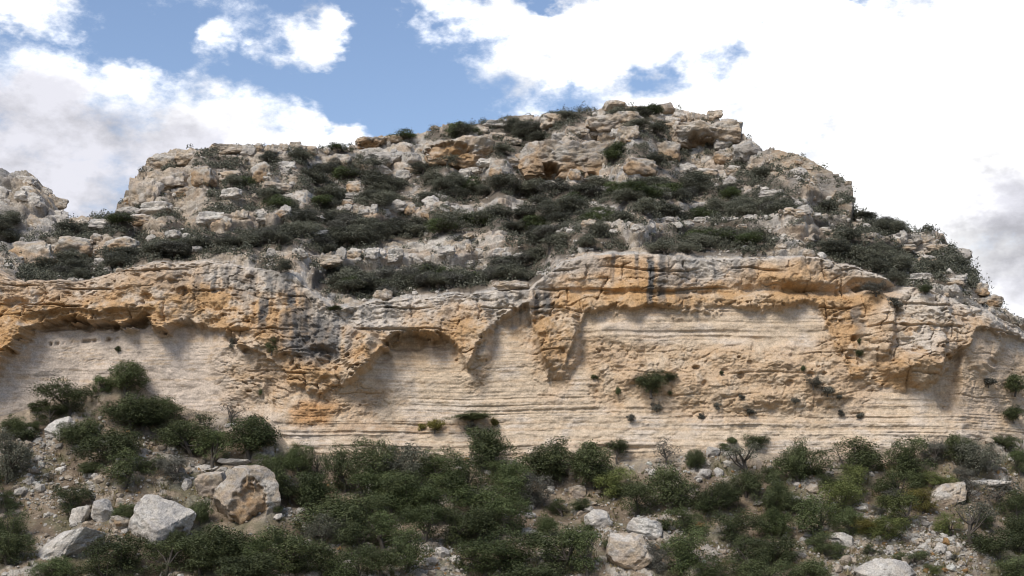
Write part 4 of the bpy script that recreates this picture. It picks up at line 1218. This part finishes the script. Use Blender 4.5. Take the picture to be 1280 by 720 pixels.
# plants on the slope below the cliff: column, foot row, width, height, kind
#   d dark, m green, l light green, y olive, g grey; upper case: a tree with a visible trunk; p: sparse dry
SLOPE = [(15, 548, 32, 32, 'd'), (34, 556, 24, 20, 'd'), (8, 602, 44, 62, 'd'), (62, 532, 42, 26, 'd'), (100, 563, 46, 42, 'd'), (140, 578, 60, 44, 'd'), (155, 610, 56, 42, 'd'), (186, 602, 26, 26, 'd'),
         (112, 597, 30, 20, 'd'), (86, 640, 40, 34, 'd'), (60, 602, 16, 14, 'p'), (218, 613, 36, 28, 'g'), (247, 656, 30, 36, 'd'), (158, 652, 30, 24, 'd'), (8, 640, 26, 26, 'm'), (12, 676, 38, 40, 'd'),
         (10, 712, 44, 46, 'd'), (90, 695, 25, 22, 'd'), (150, 712, 60, 44, 'd'), (205, 722, 70, 46, 'd'), (250, 716, 56, 46, 'd'), (66, 730, 50, 28, 'm'), (130, 730, 60, 34, 'd'), (232, 562, 60, 42, 'd'),
         (176, 534, 54, 34, 'd'), (85, 523, 60, 42, 'd'), (158, 492, 42, 44, 'd'), (126, 492, 22, 22, 'd'), (160, 532, 60, 44, 'd'), (198, 528, 40, 36, 'd'), (240, 574, 62, 42, 'd'), (266, 588, 42, 46, 'M'),
         (312, 572, 64, 54, 'd'), (338, 600, 40, 34, 'd'), (250, 530, 26, 18, 'p'), (288, 530, 34, 26, 'p'), (335, 618, 44, 44, 'd'), (373, 596, 36, 42, 'm'), (396, 590, 28, 30, 'P'), (362, 628, 40, 36, 'd'), (386, 640, 50, 56, 'd'),
         (431, 618, 44, 58, 'd'), (470, 612, 54, 56, 'd'), (458, 640, 52, 44, 'm'), (490, 645, 44, 52, 'd'), (420, 672, 64, 54, 'd'), (480, 690, 60, 44, 'm'), (450, 696, 54, 44, 'd'), (286, 708, 84, 56, 'd'),
         (330, 716, 54, 44, 'm'), (360, 722, 64, 54, 'd'), (258, 712, 54, 48, 'd'), (312, 736, 70, 44, 'd'), (404, 728, 64, 44, 'd'), (444, 738, 60, 44, 'm'), (402, 690, 44, 40, 'd'), (502, 618, 62, 58, 'd'),
         (545, 612, 60, 46, 'm'), (508, 652, 54, 52, 'm'), (541, 656, 52, 42, 'm'), (530, 688, 54, 44, 'M'), (603, 598, 62, 62, 'd'), (578, 630, 62, 50, 'm'), (610, 646, 60, 50, 'm'), (600, 676, 62, 46, 'd'),
         (628, 668, 52, 46, 'm'), (570, 682, 54, 46, 'd'), (648, 630, 42, 52, 'm'), (668, 634, 38, 44, 'g'), (686, 604, 62, 62, 'd'), (702, 637, 30, 20, 'd'), (728, 636, 16, 18, 'd'), (685, 668, 26, 28, 'd'),
         (735, 662, 12, 10, 'd'), (634, 718, 80, 50, 'm'), (702, 722, 84, 52, 'd'), (604, 720, 54, 44, 'm'), (670, 742, 80, 40, 'd'), (508, 726, 58, 50, 'm'), (478, 732, 44, 44, 'd'), (740, 606, 56, 60, 'd'),
         (770, 580, 32, 30, 'D'), (767, 618, 48, 36, 'l'), (795, 644, 44, 40, 'd'), (832, 582, 40, 30, 'P'), (838, 640, 60, 62, 'd'), (868, 592, 27, 28, 'd'), (884, 644, 50, 44, 'd'), (931, 598, 62, 42, 'O'),
         (912, 556, 18, 12, 'd'), (904, 568, 20, 13, 'd'), (943, 562, 34, 20, 'd'), (905, 632, 42, 32, 'd'), (932, 622, 42, 34, 'd'), (960, 640, 38, 50, 'd'), (897, 644, 50, 30, 'm'), (858, 668, 52, 30, 'm'),
         (915, 680, 62, 40, 'd'), (858, 722, 66, 60, 'm'), (733, 728, 50, 56, 'm'), (766, 690, 26, 14, 'd'), (965, 668, 42, 34, 'm'), (940, 714, 62, 42, 'd'), (892, 730, 54, 36, 'd'), (820, 722, 34, 36, 'g'),
         (956, 734, 66, 36, 'd'), (828, 672, 20, 18, 'd'), (965, 606, 30, 22, 'd'), (998, 612, 60, 58, 'd'), (970, 640, 42, 42, 'd'), (1062, 606, 76, 50, 'd'), (1040, 618, 32, 22, 'd'), (1072, 626, 36, 40, 'l'),
         (1054, 648, 48, 46, 'l'), (1132, 594, 54, 52, 'd'), (1165, 578, 42, 30, 'g'), (1196, 580, 38, 38, 'd'), (1222, 594, 54, 46, 'd'), (1122, 624, 62, 34, 'd'), (1174, 608, 40, 24, 'l'), (1152, 640, 46, 32, 'y'),
         (1118, 634, 34, 22, 'g'), (1253, 568, 34, 20, 'd'), (1274, 598, 34, 32, 'm'), (1250, 632, 54, 36, 'p'), (1212, 622, 44, 32, 'p'), (1022, 670, 72, 46, 'd'), (1000, 642, 42, 30, 'm'), (974, 672, 42, 38, 'm'),
         (1060, 672, 44, 36, 'm'), (1086, 674, 42, 22, 'y'), (1130, 668, 60, 42, 'l'), (1110, 686, 48, 30, 'l'), (1216, 686, 68, 52, 'O'), (1186, 668, 38, 28, 'l'), (1250, 706, 64, 44, 'd'), (1276, 692, 44, 54, 'd'),
         (1270, 650, 44, 42, 'd'), (1025, 696, 36, 26, 'd'), (1048, 706, 36, 18, 'd'), (970, 706, 54, 40, 'd'), (1010, 728, 66, 34, 'd'), (1090, 702, 26, 14, 'd'), (1140, 712, 36, 16, 'd'), (1166, 724, 28, 14, 'l'),
         (1190, 706, 16, 10, 'g'), (1272, 734, 54, 34, 'd'), (1200, 602, 30, 20, 'g'), (1146, 608, 34, 22, 'd'), (1080, 578, 30, 20, 'd'), (1020, 600, 20, 14, 'd'), (50, 512, 20, 14, 'd'), (40, 540, 20, 14, 'd'),
         (-30, 640, 60, 60, 'd'), (-40, 700, 60, 60, 'd'), (1310, 640, 60, 50, 'd'), (1320, 700, 60, 60, 'd'), (222, 680, 30, 22, 'd'), (186, 684, 12, 9, 'd'), (209, 654, 13, 9, 'd'), (210, 640, 26, 12, 'g'),
         (1228, 660, 30, 20, 'd'), (1100, 652, 26, 16, 'g'), (1240, 655, 24, 16, 'p'), (345, 645, 16, 12, 'd'), (560, 628, 40, 34, 'd'), (520, 640, 40, 40, 'd'), (455, 660, 44, 40, 'd'), (625, 612, 36, 30, 'm')]
WALL = [(812, 496, 40, 36, 'd', 'round dark bush growing alone from the middle of the cliff'), (836, 478, 20, 12, 'd', 'small dark sprig beside the round bush on the cliff'),
        (820, 514, 16, 14, 'g', 'grey tuft below the round bush on the cliff'), (589, 527, 46, 12, 'd', 'flat dark mat of scrub on a low cliff ledge'),
        (543, 541, 17, 19, 'y', 'yellowish drooping tuft left of the ledge mat'), (617, 533, 10, 14, 'y', 'narrow olive tuft right of the ledge mat'), (588, 540, 16, 14, 'g', 'grey tuft under the ledge mat'),
        (1012, 488, 26, 16, 'g', 'grey straggly bush on the pitted cliff wall'), (1030, 496, 20, 14, 'g', 'lower grey straggly bush on the pitted cliff wall'), (1000, 466, 10, 9, 'd', 'dark sprig above the grey straggly bushes'),
        (292, 438, 10, 17, 'g', 'grey green tuft hanging beside a small cliff hollow'), (341, 444, 15, 24, 'd', 'dark tuft in the fissure of the left buttress'), (324, 494, 6, 11, 'd', 'tiny dark tuft low on the left buttress'),
        (1073, 446, 10, 10, 'd', 'small dark tuft in a pocket right of the smooth wall'), (1265, 494, 38, 26, 'd', 'dark bush on the ledge where the cliff turns away'),
        (1262, 528, 36, 22, 'd', 'lower dark bush where the cliff turns away'), (1232, 484, 20, 13, 'g', 'grey bush beside the dark ledge bush'), (742, 474, 9, 7, 'd', 'tiny dark tuft on the rough wall left of the round cliff bush'), (772, 494, 9, 12, 'd', 'tiny dark tuft nearest left of the round cliff bush'), (836, 494, 8, 7, 'd', 'tiny dark tuft right under the sprig of the cliff bush'), (1071, 432, 8, 8, 'd', 'tiny dark tuft above the pocket tuft right of the smooth wall'), (1047, 500, 10, 8, 'g', 'tiny grey tuft right of the straggly bushes'), (875, 524, 10, 9, 'g', 'tiny grey tuft low on the beds below the round bush'), (787, 526, 10, 9, 'g', 'tiny grey tuft on the beds left below the round bush'), (935, 519, 12, 9, 'g', 'tiny grey tuft midway between round bush and straggly bushes'), (1075, 522, 12, 8, 'g', 'tiny grey tuft at the far end of the lower beds'), (900, 470, 7, 6, 'd', 'tiny dark tuft in the pitted middle of the wall'), (925, 500, 8, 7, 'g', 'tiny pale tuft in the pitted middle of the wall'), 
        (527, 388 + 150, 8, 10, 'y', 'tiny olive tuft left of the yellowish tuft'), (990, 505, 12, 10, 'g', 'tiny grey tuft under the grey straggly bushes'), (1050, 520, 12, 9, 'g', 'tiny grey tuft on the lower beds'),
        (895, 512, 10, 9, 'g', 'tiny grey tuft right of the round bush'), (147, 440, 8, 8, 'd', 'tiny dark tuft above the highest slope bush'), (1090, 374, 32, 18, 'g', 'grey green bush on the ledge below the long overhang'),
        (1112, 386, 22, 14, 'g', 'smaller grey green bush right below the ledge bush'), (1150, 372, 18, 12, 'd', 'dark bush between pale blocks above the right buttress'), (421, 391, 22, 7, 'd', 'low dark cushion plant on the pale rim rock')]

KLAB = {'d': ('shrub', 'dense dark evergreen shrub on the rubble slope below the cliff', 'dark shrubs below the cliff'),
        'm': ('shrub', 'mid green bushy shrub on the rubble slope below the cliff', 'green shrubs below the cliff'),
        'l': ('shrub', 'light yellowish green shrub on the rubble slope', 'light green shrubs below the cliff'),
        'y': ('shrub', 'olive yellow shrub on the rubble slope', 'olive shrubs below the cliff'),
        'g': ('shrub', 'grey green shrub on the rubble slope', 'grey shrubs below the cliff'),
        'p': ('dry_bush', 'sparse dry grey bush on the rubble slope', 'dry bushes below the cliff')}
SPECIAL = {(603, 598): 'round crowned dark tree rising against the pale cliff foot', (686, 604): 'wide dark tree left of the thin rock pinnacle', (740, 606): 'dark tree right of the thin rock pinnacle',
           (770, 580): 'small open tree beside the dark pinnacle tree, thin trunk showing', (931, 598): 'grey green umbrella shaped tree with pale twisted stems near the cliff', (266, 588): 'green tree with bare stem above the flat pale slabs',
           (1216, 686): 'grey green tree with crooked leaning trunk over bare rubble', (832, 582): 'leafless looking grey tree against the cliff foot', (396, 590): 'thin grey tree against the cliff foot behind green shrubs',
           (158, 492): 'highest bushy shrub reaching up the cream cliff wall', (530, 688): 'green tree with trunk showing in the thick of the grove', (943, 562): 'dark cushion shaped shrub touching the cliff foot above the umbrella shaped tree',
           (1253, 568): 'isolated dark shrub on bare ground at the cliff foot', (186, 684): 'tiny dark plant low on the face of the huge white boulder', (209, 654): 'tiny dark plant right on the face of the huge white boulder',
           (767, 618): 'bright green shrub below the dark pinnacle tree', (868, 592): 'rounded green shrub left of the pale boulder heap', (728, 636): 'small round dark bush beside the tan block', (1152, 640): 'olive yellow shrub with golden leaves beside the low tan outcrop',
           (1086, 674): 'olive yellow shrub above the narrow tilted slab', (90, 695): 'small dark shrub growing on the long pale slab'}


# landmarks that tell one plant from the next
LM_SLOPE = [(74, 539, 'tilted white slab'), (127, 641, 'rounded pale boulder'), (196, 652, 'huge white boulder'), (74, 694, 'long pale slab'), (303, 622, 'tallest grey boulder'), (263, 612, 'blocky grey brown rock'),
            (721, 611, 'tan block'), (715, 588, 'thin rock pinnacle'), (748, 650, 'pitted white boulder'), (789, 704, 'flat capped tan block'), (866, 716, 'pointed tan stone'), (1055, 681, 'narrow tilted white slab'),
            (1108, 716, 'pale pyramid boulder'), (1186, 612, 'low tan outcrop'), (890, 580, 'pale boulder heap'), (1008, 620, 'cream boulder heap'), (553, 700, 'rubble clearing'), (661, 638, 'two stacked white stones'),
            (1216, 670, 'crooked leaning tree'), (931, 585, 'umbrella shaped tree'), (603, 585, 'round crowned dark tree'), (388, 515, 'orange cliff foot patch'), (158, 480, 'highest slope shrub'),
            (1253, 560, 'isolated cliff foot shrub'), (530, 670, 'bare trunked grove tree'), (396, 580, 'thin grey tree')]
LM_HILL = [(575, 193, 'broad orange outcrop'), (700, 203, 'cave outcrop'), (768, 153, 'rounded summit slab'), (886, 167, 'summit overhang'), (1008, 228, 'grey brown rock prow'), (464, 175, 'notched skyline outcrop'),
           (505, 195, 'round grey boulders'), (916, 229, 'pale wedge boulder'), (747, 269, 'pale leaning boulder'), (337, 316, 'upright leaning slab'), (1018, 316, 'two perched rim boulders'), (585, 305, 'small tan boulder'),
           (190, 225, 'steep hilltop end'), (110, 274, 'saddle'), (300, 276, 'pale upper ledge'), (1215, 345, 'outer hill brow'), (85, 311, 'orange cliff edge crag'), (510, 322, 'long grey ledge'),
           (850, 288, 'bedded pale ledge'), (700, 325, 'rounded rim slab end'), (1150, 305, 'broken pale blocks')]


def near_label(px, py, w, h, noun, LM, wide):
    dd = sorted((math.hypot(px - x, 1.7 * (py - y)), x, y, n_) for (x, y, n_) in LM)
    d0, x, y, n0 = dd[0]
    size = ('large', 'middling', 'small')[0 if w > wide[0] else 1 if w > wide[1] else 2]
    if d0 < 42:
        rel = 'uphill of' if py < y - 14 else 'downhill of' if py > y + 16 else 'beside'
        return '%s %s %s the %s' % (size, noun, rel, n0)
    if dd[1][0] < 1.9 * d0:
        return '%s %s between the %s and the %s' % (size, noun, n0, dd[1][3])
    rel = 'some way uphill of' if py < y - 20 else 'some way downhill of' if py > y + 20 else 'on the same level as'
    return '%s %s %s the %s' % (size, noun, rel, n0)


NOUN = {'d': 'dark shrub', 'm': 'green shrub', 'l': 'light green shrub', 'y': 'olive yellow shrub', 'g': 'grey green shrub', 'p': 'dry grey bush'}


def put_plant(px, py, w, h, kind, label=None, group=None, embed=0.0, i=0, dense=False):
    p = surf(px, py)
    m = mpp(p)
    k = kind.lower()
    big = w >= 26
    if kind in 'pP':
        crown, trunk = SPARSE[i % len(SPARSE)]
    elif kind == 'O':
        crown, trunk = OPENT[i % len(OPENT)]
    elif kind in 'DM':
        crown, trunk = TREE[i % len(TREE)]
    elif dense:
        crown, trunk = ROUND[i % len(ROUND)]
    elif big:
        crown, trunk = BUSH[i % len(BUSH)]
    else:
        crown, trunk = SMALL[i % len(SMALL)]
    nm, lab, grp = KLAB.get(k, KLAB['g'])
    if kind in 'ODMP':
        nm = 'tree'
    e = bpy.data.objects.new(nm, None)
    COL.objects.link(e)
    e.location = (float(p[0]), float(p[1]) + embed, float(p[2]) - .05)
    e.rotation_euler = (rng.uniform(-.12, .12), rng.uniform(-.12, .12), rng.uniform(0, 6.28))
    e.empty_display_size = .3
    W = w * m * (1.42 if 360 < px < 730 else 1.5 if px < 330 and py < 610 else 1.2 if px > 760 else 1.34) * rng.uniform(.92, 1.14)
    e.scale = (W, W * rng.uniform(.85, 1.1), h * m * 1.2)
    mk = k
    if k == 'd' and not label and rng.random() < .22:
        mk = 'm' if rng.random() < .8 else 'h'
    mat = LEAF[{'o': 'g', 'p': 'g'}.get(mk, mk)]
    if kind == 'O':
        mat = LEAF['h']
    c = link('crown', crown, e)
    c.material_slots[0].link = 'OBJECT'
    c.material_slots[0].material = mat
    link('trunk', trunk, e)
    if label:
        tag(e, label, 'tree' if nm == 'tree' else 'shrub')
    else:
        tag(e, near_label(px, py - h / 2, w, h, NOUN[k], LM_SLOPE, (56, 34)), 'shrub', grp)
    return e


for i, (px, py, w, h, k) in enumerate(SLOPE):
    put_plant(px, py, w, h, k, SPECIAL.get((px, py)), i=i, dense=(k == 'd' and ((px, py) in SPECIAL or i % 4 == 0)))
for i, (px, py, w, h, k, lab) in enumerate(WALL):
    if w:
        put_plant(px, py, w, h, k, lab, embed=-.012 * w, i=i, dense=(k == 'd'))

# scrub of the hillside
SCRUB = [make_plant(1100 + i, 10, 24, 16, .019, crown_z=.42, crown_rz=.3, zlow=.05, lob=(.15, .25), spread=.042, crown_r=.36) for i in range(6)]


def single_mesh(crown, trunk):
    """crown and stems of a small scrub bush as one mesh"""
    n = len(crown.vertices); k = len(trunk.vertices)
    a = np.zeros(n * 3, np.float32); crown.vertices.foreach_get('co', a)
    b = np.zeros(k * 3, np.float32); trunk.vertices.foreach_get('co', b)
    fa = np.zeros(len(crown.polygons) * 4, np.int32); crown.loops.foreach_get('vertex_index', fa)
    fb = np.zeros(len(trunk.polygons) * 4, np.int32); trunk.loops.foreach_get('vertex_index', fb)
    ca = np.zeros(n * 4, np.float32); crown.color_attributes['Col'].data.foreach_get('color', ca)
    col = np.concatenate([ca.reshape(-1, 4)[:, :3], np.full((k, 3), .5, np.float32)])
    me = mesh_arrays('scrub_bush', np.concatenate([a.reshape(-1, 3), b.reshape(-1, 3)]), [fa.reshape(-1, 4), fb.reshape(-1, 4) + n], False, col, [LEAF['h'], M_BARK])
    mi = np.zeros(len(me.polygons), np.int32); mi[len(crown.polygons):] = 1
    me.polygons.foreach_set('material_index', mi)
    return me


SCRUBM = [single_mesh(c, t) for c, t in SCRUB]
spots = []
for (cx, cy, rx, ry) in PATCH:
    area = rx * ry
    n = max(1, int(round(area / 46.0)))
    for k in range(n):
        if n == 1:
            x, y, w = cx, cy + ry * .7, rx * 1.9
        else:
            a, q = rng.uniform(0, 6.28), rng.random() ** .6
            x = cx + rx * .85 * q * math.cos(a)
            y = cy + ry * .8 * q * math.sin(a) + ry * .35
            w = rng.uniform(20, 38) * (.8 + .012 * min(rx, 40))
        h = w * rng.uniform(.42, .62) if n > 1 else max(ry * 1.7, w * .4)
        spots.append((x, y, w, min(h, 20)))
for (x, y, w, h) in [(88, 276, 22, 17), (118, 275, 14, 7), (1213, 330, 16, 20), (1232, 352, 18, 15), (1222, 344, 12, 24), (1190, 308, 16, 10), (1142, 290, 18, 11), (1252, 392, 20, 12), (1268, 402, 20, 11), (1284, 412, 24, 14), (917, 150, 14, 8), (935, 172, 12, 7), (720, 139, 26, 8),
                     (808, 140, 24, 14), (790, 150, 26, 22), (590, 155, 14, 10), (604, 152, 18, 9), (545, 163, 22, 11), (505, 170, 30, 12), (975, 212, 12, 6), (1000, 222, 14, 6), (848, 138, 12, 9), (268, 190, 10, 10), (418, 187, 34, 9), (660, 146, 18, 7), (740, 137, 18, 6),
                     (52, 228, 10, 5), (36, 258, 14, 20), (10, 300, 44, 26), (48, 300, 24, 14), (60, 275, 20, 12)]:
    spots.append((x, y, w, h))
spots.sort(key=lambda s_: -s_[2] * s_[3])
SL = [('dark grey green scrub bush on the terraces above the cliff', 'scrub on the terraces'), ('low scrub bush at the skyline of the hilltop', 'scrub along the skyline'),
      ('scrub bush on the shoulder of the next hill', 'scrub on the next hill'), ('scrub bush on the long terrace just above the cliff rim', 'scrub above the cliff rim')]
SN = ('terrace scrub bush', 'skyline scrub bush', '', 'rim scrub bush')
for i, (x, y, w, h) in enumerate(spots[:300]):
    on2 = x < 82 and y < 318 - .3 * x
    p = surf2(x, y) if on2 else surf(x, y)
    m = mpp(p)
    o = link('scrub_bush', SCRUBM[i % 6])
    o.location = (float(p[0]), float(p[1]) - .35, float(p[2]) - .12)
    o.rotation_euler = (0, 0, rng.uniform(0, 6.28))
    sky_k = .62 if (not on2 and y < SKY(x) + 9) else 1.0
    o.scale = (w * m * 1.35, w * m * 1.15, h * m * 1.25 * sky_k)
    if rng.random() < .14:
        o.material_slots[0].link = 'OBJECT'; o.material_slots[0].material = LEAF['g']
    elif rng.random() < .12:
        o.material_slots[0].link = 'OBJECT'; o.material_slots[0].material = LEAF['m']
    g = 2 if on2 else 1 if y < SKY(x) + 9 else 3 if y > RIM(x) - 34 else 0
    if g == 2:
        tag(o, SL[g][0], 'shrub', SL[g][1])
    else:
        tag(o, near_label(x, y - h / 2, w, h, SN[g], LM_HILL, (34, 24)), 'shrub', SL[g][1])
# the smaller bushes and cushion plants beyond those: one mass
rest = spots[300:]
wv = (sstep(.2, .7, veg) * 1.0 + .10) * ((pxH > 0) & (pxH < 1245)) * (th > .03)
pr = (wv / wv.sum()).ravel()
small_pts = PH.reshape(-1, 3)[rng.choice(pr.size, 4600, p=pr)]
allp = [(surf(x, y), w * .085, h * .085 * 1.2) for (x, y, w, h) in rest] + [(p, rng.uniform(.35, 1.5), 0) for p in small_pts]
Vs, Cs = [], []
r = np.random.default_rng(5)
for (p, w, h) in allp:
    h = h or w * r.uniform(.5, .8)
    n = int(18 + 48 * min(w, 2.0))
    q = r.normal(size=(n, 3)); q /= np.linalg.norm(q, axis=1, keepdims=True); q[:, 2] = np.abs(q[:, 2])
    q *= (.55 + .5 * r.random((n, 1)))
    pos = np.asarray(p) + q * np.array([w / 2, w / 2, h]) - np.array([0, .05, .05])
    nn = q + r.normal(size=(n, 3)) * .6; nn /= np.linalg.norm(nn, axis=1, keepdims=True)
    v, _ = leaf_quads(pos, nn, np.full(n, .085), r)
    Vs.append(v)
    sh = np.stack([r.random(n), r.uniform(.75, 1.25) * (.75 + .5 * r.random(n)), np.zeros(n)], -1)
    Cs.append(np.repeat(sh, 4, 0))
V = np.concatenate(Vs)
me = mesh_arrays('ground_cover', V, np.arange(len(V)).reshape(-1, 4), False, np.concatenate(Cs), [LEAF['h']])
tag(link('ground_cover', me), 'low cushion plants filling the gaps of the hillside scrub', 'ground cover', kind='stuff')

# dry grass and herbs on the slope
NG = 2600
wv = (.3 + sstep(-.3, .4, fbm(pxT / 60, 3.1, pyT / 25, 2))) * ((pxT > -30) & (pxT < 1310)) * (tq < .95)
pr = (wv / wv.sum()).ravel()
pg = PT.reshape(-1, 3)[rng.choice(pr.size, NG, p=pr)]
nb = 14
base = np.repeat(pg[:, None], nb, 1) + r.normal(size=(NG, nb, 3)) * np.array([.14, .14, .02])
tip = base + r.normal(size=(NG, nb, 3)) * .12 + np.array([0, 0, 1]) * r.uniform(.08, .34, (NG, 1, 1))
sd = r.normal(size=(NG, nb, 3)) * .035
V = np.stack([base - sd, base + sd, tip], 2).reshape(-1, 3)
gc = np.repeat(np.stack([r.random(NG), r.uniform(.7, 1.3, NG), np.zeros(NG)], -1), nb * 3, 0)
M_GRASS = leaf_material('dry_grass', (0.10, 0.105, 0.045), (0.26, 0.20, 0.11), .1, .2)
me = mesh_arrays('dry_grass', V, np.arange(len(V)).reshape(-1, 3), False, gc, [M_GRASS])
tag(link('dry_grass', me), 'dry grass and herb tufts between the stones of the slope', 'grass', kind='stuff')
